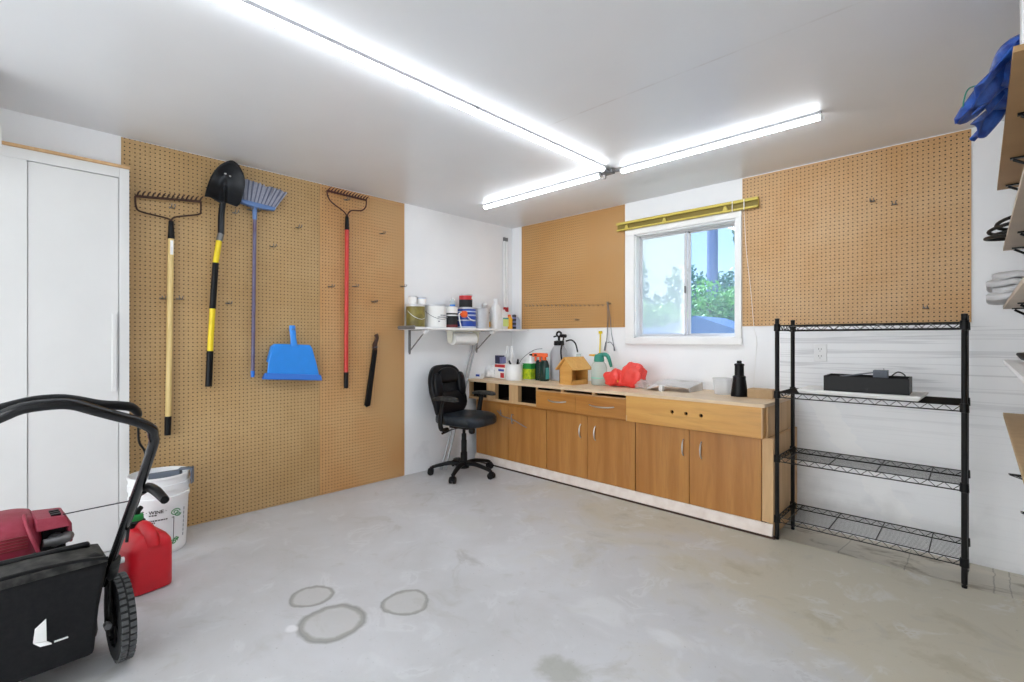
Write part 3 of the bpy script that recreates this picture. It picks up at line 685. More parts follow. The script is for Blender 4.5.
# orange clamp with white strap hanging over the shelf
oc = thing('orange_clip', (.22, -.93, 1.46), 'orange clip with a white strap hanging in front of the dark can', 'clip')
put('clip_body', MB().sell((.235, -.90, 1.47), (.02, .035, .032), .6, .6, 12, 8).box(.225, -.945, 1.46, .245, -.9, 1.48), 'orange', oc)
put('strap', MB().tube([(.232, -.93, 1.485), (.24, -.965, 1.47), (.25, -.97, 1.42), (.252, -.955, 1.36), (.256, -.95, SZ-.0)], .006, 6, smooth=5, flat=.5), 'plastic_white', oc)
put('strap', MB().tube([(.238, -.875, 1.46), (.245, -.83, 1.425), (.243, -.775, 1.41)], .005, 6, smooth=5), 'plastic_white', oc)

# spare tubes in the corner, leaning rods
for i, (y0, lb) in enumerate(((-.15, 'left one of two spare white tubes standing in the corner on the wall shelf'), (-.112, 'right one of two spare white tubes standing in the corner on the wall shelf'))):
    o = thing('spare_tube', (.03, y0, SZ), lb, 'tube', 'spare tubes in the corner')
    put('tube', MB().cyl((.035, y0, SZ+.02), (.02, y0+.004, 2.3), .0135), 'plastic_white', o)
    put('end_fitting', MB().cyl((.035, y0, SZ), (.035, y0, SZ+.02), .0145), 'zinc', o); put('end_fitting', MB().cyl((.02, y0+.004, 2.3), (.02, y0+.004, 2.34), .0145), 'zinc', o)
    put('red_band', MB().cyl((.0325, y0, 1.53), (.032, y0, 1.58), .0142), 'canred', o)
tf = thing('twin_fitting', (.15, -.19, ZT_), 'white two pronged plastic fitting standing behind the white tub', 'fitting')
put('base', MB().box(.10, -.225, ZT_, .19, -.155, ZT_+.06).box(.12, -.21, ZT_+.06, .17, -.17, ZT_+.22), 'plastic_white', tf, bevel=.006)
for x in (.112, .176): put('prong', MB().lathe([(.024, .2), (.026, .23), (.013, .25), (.013, .325), (.008, .33)], (x, -.19, ZT_), 14), 'plastic_white', tf)
for i, dx in enumerate((0, .035)):
    o = tag(put('leaning_rod', MB().tube([(.075+dx, -1.045+dx*.6, .002), (.018, -.56+dx*1.2, 1.30)], .009, 10).lathe([(.013, 0), (.013, .03), (.01, .032)], (.075+dx, -1.045+dx*.6, .0), 12), 'aluminium'),
            ('left' if i == 0 else 'right')+' one of two thin metal rods leaning on the wall behind the office chair', 'rod', 'rods leaning behind the chair')

# ------------------------------------------------------------------ office chair
CT = Matrix.Translation((.35, -1.0, 0)) @ Matrix.Rotation(radians(12), 4, 'Z')
ch = thing('office_chair', (.36, -1.0, 0), 'black padded office chair with worn seat standing in the corner', 'chair')
mb = MB(CT)
mb.lathe([(.03, .055), (.048, .06), (.05, .1), (.035, .125), (.03, .125)], (0, 0, 0), 20)
base = put('hub', mb, 'black', ch)
for k_ in range(5):
    a = radians(1+72*k_); d = V((cos(a), sin(a), 0)); 
    mb = MB(CT).tube([d*.03+V((0, 0, .1)), d*.12+V((0, 0, .105)), d*.22+V((0, 0, .088)), d*.29+V((0, 0, .07))], [.027, .026, .022, .019], 8, smooth=4, flat=.75, up=(0, 0, 1))
    lg = put('leg', mb, 'black', ch)
    s_ = V((-d.y, d.x, 0)); b = d*.288 + d*.012
    mb = MB(CT)
    for q in (-.017, .017): mb.cyl(b+s_*(q-.009)+V((0, 0, .0285)), b+s_*(q+.009)+V((0, 0, .0285)), .0285, n=18)
    mb.cyl(b+V((0, 0, .03)), b+V((0, 0, .075)), .009, n=8).sell(b+V((0, 0, .043)), (.024, .03, .022), .8, .8, 12, 8)
    put('caster', mb, 'black', lg)
put('gas_column', MB(CT).lathe([(.031, .1), (.031, .2), (.0265, .205), (.0265, .31), (.0225, .315), (.0225, .37), (.014, .375), (.014, .44), (.001, .44)], (0, 0, 0), 18), 'black', ch)
put('tilt_plate', MB(CT).box(-.11, -.08, .425, .1, .08, .466).sell((.09, 0, .41), (.028, .028, .035), .7, .7, 12, 8), 'blackmetal', ch, bevel=.006)
put('lever', MB(CT).tube([(0, -.06, .435), (-.01, -.17, .43), (-.02, -.235, .42), (-.022, -.28, .415)], [.0055, .0055, .011, .011], 8), 'black', ch)
def seatfn(p):
    f_ = max(0, p.x/.25); 
    return V((p.x, p.y*(1-.06*max(0, -p.x/.25)), p.z - .035*f_**3*(1 if p.z > 0 else .6) - (.014*math.exp(-((p.x+.02)**2+p.y**2)/.02) if p.z > 0 else 0) + (.012*(abs(p.y)/.25)**2 if p.z > 0 else 0)))
seat = put('seat', MB(CT).sell((.025, 0, .512), (.24, .245, .05), .5, .55, 36, 16, fn=seatfn), 'leatherworn', ch)
put('seat_welt', MB(CT).tube([(.025+.23*cos(2*pi*i/40), .236*sin(2*pi*i/40), .512-.02*max(0, cos(2*pi*i/40))**3) for i in range(40)], .006, 6, closed=True), 'leather', seat)
BR = Matrix.Rotation(radians(-9), 3, 'Y')
def backfn(p):
    z_ = p.z/.26; wd = 1-.14*max(0, z_)**2-.06*max(0, -z_)**2
    return V((p.x + .55*p.y*p.y + .028*math.exp(-((p.z+.13)/.09)**2) - .01, p.y*wd, p.z))
bk = put('backrest', MB(CT).sell((-.215, 0, .75), (.045, .232, .248), .55, .5, 36, 20, R=BR, fn=backfn), 'leather', ch)
def padfn(p): return V((p.x+.55*p.y*p.y, p.y, p.z - .35*p.y*p.y*3))
put('head_pad', MB(CT).sell((-.195, 0, .90), (.03, .135, .072), .7, .6, 24, 12, R=BR, fn=padfn), 'leather', bk)
put('lumbar_pad', MB(CT).sell((-.165, 0, .64), (.035, .205, .115), .7, .6, 24, 12, R=BR, fn=lambda p: V((p.x+.5*p.y*p.y, p.y, p.z))), 'leather', bk)
for s_ in (-1, 1): put('side_bolster', MB(CT).sell((-.165, s_*.168, .81), (.03, .05, .115), .7, .7, 16, 12, R=BR), 'leather', bk)
put('back_bracket', MB(CT).tube([(-.1, 0, .435), (-.24, 0, .44), (-.285, 0, .5), (-.275, 0, .66)], .022, 8, smooth=4, flat=.5), 'blackmetal', ch)
for s_ in (-1, 1):
    mb = MB(CT).tube([(-.03, s_*.2, .44), (-.035, s_*.27, .445), (-.04, s_*.285, .52), (-.02, s_*.285, .63), (.0, s_*.285, .705)], [.022, .026, .026, .023, .021], 10, smooth=4, flat=.7)
    ar = put('armrest', mb, 'black', ch)
    put('arm_pad', MB(CT).sell((.02, s_*.285, .722), (.13, .043, .018), .5, .5, 24, 8, fn=lambda p: V((p.x, p.y, p.z-.012*(p.x/.13)**2))), 'dustyblack', ar)

# ------------------------------------------------------------------ workbench
ZT = .83; YF = -.64; BX1 = 2.778
wt = tag(put('worktop', MB().box(.003, YF-.012, ZT-.022, BX1+.012, -.004, ZT), 'worktop', bevel=.002), 'long pale plywood worktop running the length of the back wall bench', 'worktop')
# open cubbies under the left end
cu = thing('cubby_unit', (.5, -.3, .63), 'row of three open raw wood cubbies under the left end of the worktop', 'cabinet')
zb, zt = .655, ZT-.022
put('bottom_board', MB().box(.003, YF, zb-.02, .915, YF+.03, zb), 'raw', cu); put('inner_floor', MB().box(.003, YF+.03, zb-.018, .915, -.01, zb-.002), 'dark', cu)  # inner floor and liner: dark wood with cubby shade put into the colour
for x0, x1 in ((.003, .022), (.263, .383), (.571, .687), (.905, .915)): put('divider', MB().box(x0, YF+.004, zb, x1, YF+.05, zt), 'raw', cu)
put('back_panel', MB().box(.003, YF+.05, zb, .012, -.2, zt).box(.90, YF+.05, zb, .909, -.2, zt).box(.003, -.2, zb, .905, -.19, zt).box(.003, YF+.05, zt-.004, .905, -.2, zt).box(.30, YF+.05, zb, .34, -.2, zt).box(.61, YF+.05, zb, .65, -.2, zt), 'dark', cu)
def bow(x, z, L, vertical, y, out=.026, parent=None):
    mb = MB(); pts = []
    for i in range(9):
        t_ = -1+2*i/8; c_ = out*(1-t_*t_)**.6
        pts.append((x, y-c_, z+t_*L/2) if vertical else (x+t_*L/2, y-c_, z-.008*(1-t_*t_)))
    mb.tube(pts, [.004, .005, .0055, .006, .006, .006, .0055, .005, .004], 8, smooth=2)
    return put('handle', mb, 'chrome', parent)
# drawer unit
du = thing('drawer_unit', (1.4, -.3, .63), 'bench unit with two wide varnished drawers and bow handles', 'cabinet')
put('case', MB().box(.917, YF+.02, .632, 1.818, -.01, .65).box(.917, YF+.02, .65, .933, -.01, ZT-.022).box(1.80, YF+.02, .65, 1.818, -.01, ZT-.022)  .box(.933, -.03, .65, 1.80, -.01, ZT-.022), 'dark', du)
st = MB().box(.917, YF-.001, .777, 1.818, YF+.019, .786)
for x in (1.206, 1.522): st.box(x-.016, YF-.001, .786, x+.012, YF+.04, ZT-.022)
put('face_rail', st, 'plyedge', du)
for x0, x1, hx0, hx1 in ((.917, 1.345, 1.056, 1.251), (1.347, 1.818, 1.483, 1.716)):
    dr = put('drawer', MB().box(x0, YF-.008, .628, x1, YF+.012, .776).box(x0+.03, YF+.012, .65, x1-.03, -.15, .77), 'drawer', du, bevel=.002)
    bow((hx0+hx1)/2, .708, hx1-hx0, False, YF-.008, .028, dr)
# false front
fp = thing('bench_front_panel', (2.3, -.6, .61), 'pale varnished plywood box front with three drilled holes under the worktop', 'cabinet')
mb = MB(); x0, x1, z0, z1, y0, y1 = 1.822, 2.776, .615, ZT-.022, YF-.012, YF+.008
hs = [(2.188, .723), (2.289, .721), (2.394, .718)]; 
# plate with real holes: strips between square cut-outs refined to circles
cutsx = [x0] + [q for h_ in hs for q in (h_[0]-.02, h_[0]+.02)] + [x1]
for i in range(0, len(cutsx), 2): mb.box(cutsx[i], y0, z0, cutsx[i+1], y1, z1)
for hx, hz in hs:
    for zs in ((z0, hz-.02), (hz+.02, z1)): mb.box(hx-.02, y0, zs[0], hx+.02, y1, zs[1])
    N = 24
    for k_ in range(N):
        a, b = 2*pi*k_/N+pi/4, 2*pi*(k_+1)/N+pi/4
        def sqp(t_):
            c_, s_ = cos(t_), sin(t_); m_ = max(abs(c_), abs(s_)); return (hx+.02*c_/m_, hz+.02*s_/m_)
        def crp(t_): return (hx+.0125*cos(t_), hz+.0125*sin(t_))
        q = [sqp(a), sqp(b), crp(b), crp(a)]
        mb.hexa([(p[0], y0, p[1]) for p in q], [(p[0], y1, p[1]) for p in q])
put('front_board', mb, 'panel', fp)
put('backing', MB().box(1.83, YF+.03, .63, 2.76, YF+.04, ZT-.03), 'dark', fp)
put('side_board', MB().box(2.757, YF+.008, .615, 2.776, -.02, ZT-.022), 'panel', fp)
put('bottom_board', MB().box(1.822, YF+.008, .615, 2.757, -.02, .63), 'plyedge', fp)
put('edge_strip', MB().box(2.7705, YF-.0135, .615, 2.7775, YF-.0119, ZT-.022).box(1.822, YF-.0135, .6149, 1.83, YF-.0119, .66), 'raw', fp)
# lower cabinets
YD = YF+.035
def cabinet(x0, x1, seams, label, handles, right=False):
    o = thing('base_cabinet', ((x0+x1)/2, -.3, .11), label, 'cabinet', 'base cabinets of the workbench')
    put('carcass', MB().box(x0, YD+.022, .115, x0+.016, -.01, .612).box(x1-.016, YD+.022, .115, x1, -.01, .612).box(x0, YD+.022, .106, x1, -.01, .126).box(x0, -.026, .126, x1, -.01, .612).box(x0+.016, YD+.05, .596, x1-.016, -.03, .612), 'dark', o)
    for (a, b), h_ in zip(seams, handles):
        d_ = put('door', MB().box(a+.002, YD, .088, b-.002, YD+.02, .604), 'door', o, bevel=.0015)
        if h_: bow(h_, .475, .115, True, YD, .024, d_)
    put('top_rail', MB().box(x0, YD+.004, .603, x1, YD+.022, .63), 'drawer', o)
    return o
cabinet(.075, 1.0, ((.075, .53), (.53, 1.0)), 'left base cabinet with two doors behind the office chair', (None, None))
cabinet(1.003, 1.872, ((1.003, 1.438), (1.438, 1.872)), 'middle base cabinet under the drawers, two doors with bow handles', (1.37, 1.515))
c3 = cabinet(1.875, 2.757, ((1.875, 2.292), (2.292, 2.757)), 'right base cabinet under the drilled panel, two doors with bow handles', (2.25, 2.377))
put('end_stile', MB().box(2.757, YD+.012, .088, 2.822, YD+.032, .614), 'raw', c3); put('end_panel', MB().box(2.79, YD+.032, .0, 2.815, -.02, .614), 'raw', c3)
put('end_panel', MB().box(2.7765, YF+.06, .615, 2.789, -.02, ZT-.023), 'raw', fp)
tk = MB().hexa([(.075, YF+.012, .016), (2.826, YF+.012, .016), (2.826, YF+.035, .016), (.075, YF+.035, .016)], [(.075, YF+.026, .087), (2.826, YF+.026, .087), (2.826, YF+.04, .087), (.075, YF+.04, .087)])
tag(put('toe_board', tk, 'toe', bevel=.003), 'white painted toe board along the foot of the workbench', 'board')
tag(put('bench_plinth', MB().box(.075, YF+.018, .0, 2.836, YF+.045, .015).box(.075, YF+.042, 0, 2.78, -.58, .086), 'rust'), 'dark strip under the white toe board', 'plinth')  # dark strip in the gap below the toe board
# bent wire on the left doors
bw = MB().tube([(.40, YD-.02, .545), (.44, YD-.03, .53), (.47, YD-.018, .50), (.60, YD-.02, .485), (.70, YD-.02, .455), (.78, YD-.02, .43)], .0045, 6, smooth=4)
bw.tube([(.445, YD, .525), (.455, YD-.03, .525), (.455, YD-.03, .56)], .004, 6).tube([(.60, YD, .52), (.60, YD-.028, .53), (.603, YD-.028, .45), (.60, YD-.002, .45)], .004, 6, smooth=3).tube([(.585, YD-.02, .505), (.61, YD-.025, .465)], .004, 6)
tag(put('bent_wire_handle', bw, 'greymetal'), 'bent wire rod hanging across the doors of the left base cabinet', 'wire')

# ------------------------------------------------------------------ things on the bench (z = ZT)
def block(name, x0, y0, z0, x1, y1, z1, m_, label, cat, rot=0, bevel=.002, parts=()):
    o = thing(name, ((x0+x1)/2, (y0+y1)/2, z0), label, cat); R = Matrix.Rotation(radians(rot), 3, 'Z')
    put('carton', MB().box(x0, y0, z0, x1, y1, z1, R=R), m_, o, bevel=bevel)
    c = V(((x0+x1)/2, (y0+y1)/2, 0))
    for nm, a, m2 in parts:
        b = MB().box(*a); b.v = [c+R @ (p-c) for p in b.v]; put(nm, b, m2, o)
    return o
block('small_box', .02, -.56, ZT, .09, -.52, ZT+.05, 'plastic_white', 'tiny white and blue box at the left end of the bench', 'box', 12, parts=[('print', (.022, -.5612, ZT+.022, .07, -.5598, ZT+.044), 'canblue')])
def crumple(seed, c, a, e=.8, amp=.25, fr=3.0):
    rnd = random.Random(seed); ph = [(V((rnd.gauss(0, 1), rnd.gauss(0, 1), rnd.gauss(0, 1)))*fr, rnd.uniform(0, 6.28)) for _ in range(9)]
    def fn(p):
        q = V((p.x/a[0], p.y/a[1], p.z/a[2])); s = 0
        for w_, f0 in ph: s += abs(sin(w_.dot(q)+f0))-.5
        k_ = 1+amp*s/2.2; r = V((p.x*k_, p.y*k_, p.z*k_)); 
        if r.z < -a[2]*.92: r.z = -a[2]*.92
        return r
    return MB().sell(c, a, e, .8, 30, 18, fn=fn)
tag(put('crumpled_bag', crumple(2, (.058, -.37, ZT+.058), (.055, .055, .062)), 'plastic_white', angle=20), 'crumpled white plastic bag left of the red and white carton', 'bag')
block('printed_carton', .13, -.40, ZT, .30, -.31, ZT+.15, 'paper', 'white carton with red top stripe and blue print behind the white pot', 'box', -8,
      parts=[('print', (.13, -.4012, ZT+.115, .30, -.3988, ZT+.145), 'canred'), ('print', (.19, -.4014, ZT+.075, .285, -.3988, ZT+.098), 'canblue'), ('print', (.225, -.4016, ZT+.01, .285, -.3988, ZT+.06), 'canred')])
block('navy_box', .125, -.39, ZT+.15, .20, -.32, ZT+.235, 'navy', 'small navy box sitting on the red and white carton', 'box', -8, parts=[('end_flap', (.2005, -.385, ZT+.155, .235, -.33, ZT+.22), 'slate')])
pot = thing('white_pot', (.45, -.42, ZT), 'white tub holding black handled tools near the left end of the bench', 'tub')
pr = [(.001, 0), (.078, 0), (.082, .004), (.083, .03), (.086, .15), (.091, .153), (.091, .16), (.083, .16), (.08, .14), (.075, .02), (.001, .012)]
put('body', MB().lathe(pr, (.448, -.44, ZT), 30, cap=False), 'plastic_white', pot)
for i, (a, b, r) in enumerate((((.43, -.40, ZT+.03), (.36, -.42, ZT+.19), .008), ((.47, -.44, ZT+.03), (.52, -.46, ZT+.21), .007), ((.45, -.42, ZT+.03), (.43, -.36, ZT+.20), .009))):
    o = thing('hand_tool', b, ('black handled tool leaning left in the white tub', 'black handled tool leaning right in the white tub', 'black handled tool at the back of the white tub')[i], 'tool')
    d_ = V(b)-V(a); put('shaft', MB().cyl(a, V(a)+d_*.6, r*.6, n=8), 'zinc', o); put('handle', MB().tube([V(a)+d_*.55, V(a)+d_*.8, b], [r, r*1.3, r], 8), 'black', o)
cd = MB().tube([(.50, -.45, ZT+.12), (.535, -.43, ZT+.2), (.56, -.36, ZT+.26), (.60, -.3, ZT+.30), (.66, -.26, ZT+.31)], .003, 6, smooth=6)
tag(put('thin_cable', cd, 'greyplastic'), 'thin grey cable curving up out of the white tub', 'cable')
jg = bottle('jug', .53, -.28, ZT, [(.9, 0), (1, .01), (1, .16), (.85, .2), (.5, .235), (.3, .25)], 'plastic_white', 'white jug with a green and yellow label beside the white tub', 'jug', sq=(.055, .065), parts=[('cap', [(.02, .245), (.022, .25), (.022, .272), (.003, .272)], 'plastic_white')])
lb = [(.480, -.35), (.605, -.352), (.6065, -.33)]
put('upper_label', MB().box(.473, -.347, ZT+.11, .5865, -.344, ZT+.165).box(.584, -.345, ZT+.11, .587, -.22, ZT+.165), 'green', jg)
put('lower_label', MB().box(.473, -.347, ZT+.01, .5865, -.344, ZT+.11).box(.584, -.345, ZT+.01, .587, -.22, ZT+.11), 'lime', jg)
put('grip', MB().tube([(.53, -.245, ZT+.235), (.53, -.205, ZT+.23), (.53, -.2, ZT+.16)], .012, 8, smooth=4), 'plastic_white', jg)
for i, (x, y, m_) in enumerate(((.638, -.27, 'dgreen'), (.722, -.305, 'dgreen'))):
    o = bottle('trigger_bottle', x, y, ZT, [(.9, 0), (1, .008), (1, .15), (.75, .19), (.38, .205), (.38, .215)], m_, ('dark green bottle with an orange trigger head beside the jug', 'dark green bottle with an orange trigger head beside the grey tank')[i], sq=(.040, .040))
    T = Matrix.Translation((x, y, ZT+.2)) @ Matrix.Rotation(radians(216 if i == 0 else 196), 4, 'Z')
    put('trigger_head', MB(T).box(-.035, -.014, .03, .075, .014, .068).prism([(.03, -.008, .03), (.055, -.008, .03), (.05, -.008, -.02), (.035, -.008, -.01)], (0, .016, 0)), 'orange', o, bevel=.006)
    put('collar', MB(T).lathe([(.02, .0), (.02, .032)], (0, 0, 0), 14), 'plastic_white' if i == 0 else 'orange', o)
    put('nozzle', MB(T).cyl((.075, 0, .05), (.105, 0, .05), .011, .007, 10), 'black', o)
    if i == 1: put('label_patch', MB().box(.7605, -.33, ZT+.02, .7630, -.28, ZT+.13), 'tealgreen', o)
# grey tank sprayer
tk = thing('tank_sprayer', (.75, -.14, ZT), 'grey translucent pump sprayer tank with black pump head on the bench', 'sprayer')
tx, ty = .772, -.14
put('tank', MB().lathe([(.076, 0), (.085, .01), (.088, .06), (.088, .24), (.083, .28), (.062, .322), (.045, .338), (.045, .352)], (tx, ty, ZT), 30), 'tank', tk)
put('pump_collar', MB().lathe([(.047, .342), (.051, .346), (.049, .385), (.02, .39)], (tx, ty, ZT), 20), 'black', tk)
put('pump_handle', MB().cyl((tx, ty, ZT+.38), (tx, ty, ZT+.435), .012).tube([(tx+.028*cos(a), ty, ZT+.452+.024*sin(a)) for a in [2*pi*i/16 for i in range(16)]], .010, 8, closed=True).tube([(tx-.065, ty, ZT+.427), (tx-.02, ty, ZT+.437)], .008, 8).tube([(tx+.02, ty, ZT+.437), (tx+.09, ty-.01, ZT+.434)], .017, 10), 'black', tk)
put('hose', MB().tube([(tx+.08, ty-.03, ZT+.427), (tx+.1, ty-.06, ZT+.40), (tx+.095, ty-.09, ZT+.3), (tx+.11, ty-.1, ZT+.22), (tx+.12, ty-.09, ZT+.17)], .008, 8, smooth=5).tube([(tx+.095, ty-.01, ZT+.385), (tx+.15, ty, ZT+.395), (tx+.20, ty, ZT+.36), (tx+.225, ty, ZT+.28)], .007, 8, smooth=5), 'hose', tk)
put('side_bottle', MB().lathe([(.04, .0), (.045, .01), (.045, .19), (.03, .23), (.022, .24), (.022, .26)], (tx+.17, ty+.09, ZT), 18), 'clear', tk)
# bird house
bhc = V((1.115, -.36, ZT)); BT = Matrix.Translation(bhc) @ Matrix.Rotation(radians(84), 4, 'Z')
bh = thing('bird_house', bhc, 'small unpainted wooden bird feeder house with an open side on the bench', 'bird house')
hl, hw, eh, rh = .108, .074, .145, .232
# floor tray, gables and a back wall; the front side is open with a low sill
put('tray', MB(BT).box(-hl, -hw, 0, hl, hw, .012).box(-hl, -hw, .012, hl, -hw+.012, .042), 'pine', bh)
for s_ in (-1, 1):
    q = s_*hl-(.006 if s_ > 0 else -.006)
    put('gable', MB(BT).prism([(q-.006, -hw, .012), (q-.006, hw, .012), (q-.006, hw, eh), (q-.006, 0, rh-.012), (q-.006, -hw, eh)], (.012, 0, 0)), 'pine', bh)
put('back_board', MB(BT).box(-hl, hw-.012, .012, hl, hw, eh), 'pine', bh)
for s_ in (-1, 1):
    e = V((0, s_*(hw+.026), .128)); r_ = V((0, 0, rh)); nrm = V((0, s_*.75, .66))*.011
    put('roof_board', MB(BT).hexa([(-hl-.022, e.y, e.z), (hl+.022, e.y, e.z), (hl+.022, 0, rh-.002), (-hl-.022, 0, rh-.002)], [(-hl-.022, e.y+nrm.y, e.z+nrm.z), (hl+.022, e.y+nrm.y, e.z+nrm.z), (hl+.022, nrm.y*.0, rh+.013), (-hl-.022, nrm.y*.0, rh+.013)]), 'pine', bh)
# hand sprayer
sp = thing('hand_sprayer', (1.31, -.27, ZT), 'clear pressure sprayer with a teal top and yellow nozzle on the bench', 'sprayer')
px, py = 1.322, -.265
put('bottle', MB().lathe([(.060, 0), (.068, .008), (.07, .1), (.069, .15), (.058, .19), (.036, .21), (.03, .225)], (px, py, ZT), 26), 'clear', sp)
put('pump_top', MB().lathe([(.042, .205), (.046, .21), (.042, .25), (.034, .268), (.012, .272)], (px, py, ZT), 20).tube([(px-.01, py, ZT+.262), (px+.05, py+.02, ZT+.268), (px+.078, py+.03, ZT+.24), (px+.10, py+.04, ZT+.16)], [.016, .018, .017, .012], 10, smooth=5), 'teal', sp)
put('nozzle', MB().tube([(px-.03, py-.01, ZT+.26), (px-.085, py-.03, ZT+.262)], [.011, .007], 10), 'amber', sp)
put('label', MB().lathe([(.0695, .06), (.071, .06), (.071, .068), (.0695, .068)], (px, py, ZT), 26), mat('mint_print', rgb(120, 200, 180), .5), sp)
yr = thing('yellow_rod', (1.2, -.05, ZT), 'thin yellow rod standing against the wall behind the teal topped sprayer', 'rod')
put('shaft', MB().cyl((1.18, -.06, ZT), (1.172, -.018, 1.30), .0065, n=10), 'yellow', yr); put('cap', MB().box(1.155, -.028, 1.285, 1.189, -.01, 1.31), 'yellow', yr, bevel=.004)
# red bag
rb = thing('red_bag', (1.6, -.27, ZT), 'crumpled red plastic bag with a twisted middle on the bench', 'bag')
def fold(seed, c, dirv, L, w0, w1, hh):
    rnd = random.Random(seed); ph = [rnd.uniform(0, 6.28) for _ in range(6)]; d = V(dirv).normalized(); s = V((-d.y, d.x, 0)).normalized(); u = d.cross(s)*-1
    rg = []
    for j in range(13):
        t_ = j/12; w_ = w0+(w1-w0)*t_**1.2; h_ = .018+(hh-.018)*(t_**.8)*(1-.35*t_); q = []
        for k_ in range(26):
            a = 2*pi*k_/26; rr = 1+.16*sin(5*a+ph[0]+t_*2)+.1*sin(9*a+ph[1]-t_*3)
            p = V(c)+d*(L*t_*(1+.07*sin(4*a+ph[2])))+s*(cos(a)*w_*rr)+V((0, 0, 1))*(sin(a)*h_*rr)
            p.z = max(p.z, ZT+.001+.004*(1+sin(7*a))); q.append(p)
        rg.append(q)
    return MB().rings(rg)
lo = crumple(41, (1.505, -.28, ZT+.068), (.082, .065, .066), .8, .3, 2.2)
put('left_bunch', lo, 'redbag', rb, angle=16)
hi = crumple(47, (0, 0, 0), (.085, .06, .088), .6, .3, 2.4)
hi.v = [V((1.665+p.x+.42*p.z, -.27+p.y, max(ZT+.001, ZT+.092+p.z-.25*p.x))) for p in hi.v]
put('right_bunch', hi, 'redbag', rb, angle=16)
put('twist', MB().tube([(1.55, -.29, ZT+.06), (1.585, -.30, ZT+.042), (1.63, -.29, ZT+.05)], [.045, .032, .05], 12, smooth=4), 'redbag', rb, angle=20)
put('yellow_tie', MB().tube([(1.53, -.33, ZT+.12), (1.545, -.345, ZT+.08), (1.565, -.35, ZT+.045)], [.008, .011, .006], 8, smooth=3), 'amber', rb)
put('clear_lining', crumple(6, (1.735, -.28, ZT+.034), (.05, .045, .036), .8, .3, 2.4), 'clear', rb, angle=25)
# folded board
cb = thing('folded_board', (2.0, -.22, ZT), 'folded grey board sheet propped up on a white block on the bench', 'board')
mb = MB()
mb.hexa([(1.74, -.36, ZT+.001), (1.92, -.42, ZT+.046), (1.80, -.10, ZT+.062), (1.70, -.12, ZT+.046)], [(1.74, -.36, ZT+.006), (1.92, -.42, ZT+.050), (1.80, -.10, ZT+.066), (1.70, -.12, ZT+.050)])
mb.hexa([(1.86, -.36, ZT+.050), (2.17, -.33, ZT+.03), (2.17, -.09, ZT+.06), (1.80, -.08, ZT+.068)], [(1.86, -.36, ZT+.054), (2.17, -.33, ZT+.034), (2.17, -.09, ZT+.064), (1.80, -.08, ZT+.072)])
mb.hexa([(2.17, -.33, ZT+.001), (2.175, -.33, ZT+.001), (2.175, -.09, ZT+.001), (2.17, -.09, ZT+.001)], [(2.165, -.33, ZT+.03), (2.172, -.33, ZT+.03), (2.172, -.09, ZT+.062), (2.165, -.09, ZT+.062)])
mb.v = [V((1.785+(p.x-1.69)*.80, p.y, p.z)) for p in mb.v]
put('sheet', mb, 'corrugated', cb)
put('prop_block', MB().box(1.955, -.395, ZT+.0, 1.985, -.36, ZT+.045), 'plastic_white', cb, bevel=.002)
tb = MB().lathe([(.001, 0), (.052, 0), (.055, .003), (.066, .112), (.069, .112), (.069, .118), (.064, .118), (.053, .006), (.001, .004)], (2.385, -.25, ZT), 26, cap=False)
tag(put('plastic_tub', tb, 'tub'), 'milky white empty plastic tub left of the black cone on the bench', 'tub')
kb = thing('black_canister', (2.52, -.30, ZT), 'black conical canister with a stepped neck on the right end of the bench', 'canister')
put('cone', MB().lathe([(.055, 0), (.056, .006), (.05, .06), (.042, .125), (.043, .14), (.036, .146)], (2.52, -.30, ZT), 24), 'black', kb)
put('neck', MB().lathe([(.031, .14), (.03, .215), (.033, .218), (.033, .228), (.024, .232)], (2.52, -.30, ZT), 24), 'black', kb)
put('knob', MB().lathe([(.017, .23), (.017, .248), (.012, .252), (.002, .252)], (2.52, -.30, ZT), 18), 'black', kb)
block('cardboard_box', 2.585, -.335, ZT, 2.745, -.22, ZT+.058, 'cardboard', 'low cardboard box beside the black canister against the rack post', 'box', 0, .001, parts=[('flap', (2.585, -.332, ZT+.0585, 2.745, -.225, ZT+.0605), 'cardboard')])

# cord on the back pegboard, outlet, wire
cr = MB().tube([(1.271, -.052, 1.575), (1.262, -.03, 1.45), (1.248, -.02, 1.3), (1.24, -.02, 1.22), (1.222, -.025, 1.13)], .0035, 6, smooth=4)
cr.tube([(1.271, -.052, 1.575), (1.283, -.03, 1.45), (1.292, -.02, 1.3), (1.31, -.02, 1.21), (1.325, -.022, 1.14)], .003, 6, smooth=4).tube([(1.235, -.021, 1.21), (1.222, -.025, 1.125)], [.006, .009], 8).tube([(1.322, -.022, 1.16), (1.327, -.022, 1.125)], [.005, .008], 8).tube([(1.25, -.02, 1.20), (1.285, -.02, 1.205), (1.318, -.022, 1.165)], .003, 6, smooth=4)
tag(put('looped_wire', cr, 'greyplastic'), 'thin looped cord hanging from the pegboard down the wall left of the window', 'cord')
ot = thing('wall_outlet', (2.953, -.003, 1.07), 'white double power outlet on the back wall behind the rack', 'outlet')
put('plate', MB().box(2.915, -.007, 1.08, 2.992, 0, 1.198), 'plastic_white', ot, bevel=.003)
for z in (1.115, 1.163):
    s_ = put('socket', MB().lathe([(.019, 0), (.019, .004), (.001, .004)], (2.953, -.0065, z), 18, R=Matrix.Rotation(pi/2, 3, 'X')), 'plastic_white', ot)
    put('slot', MB().box(2.944, -.0117, z-.002, 2.9465, -.0104, z+.008).box(2.9595, -.0117, z-.002, 2.962, -.0104, z+.008).box(2.951, -.0117, z-.013, 2.955, -.0104, z-.009), 'ink', s_)

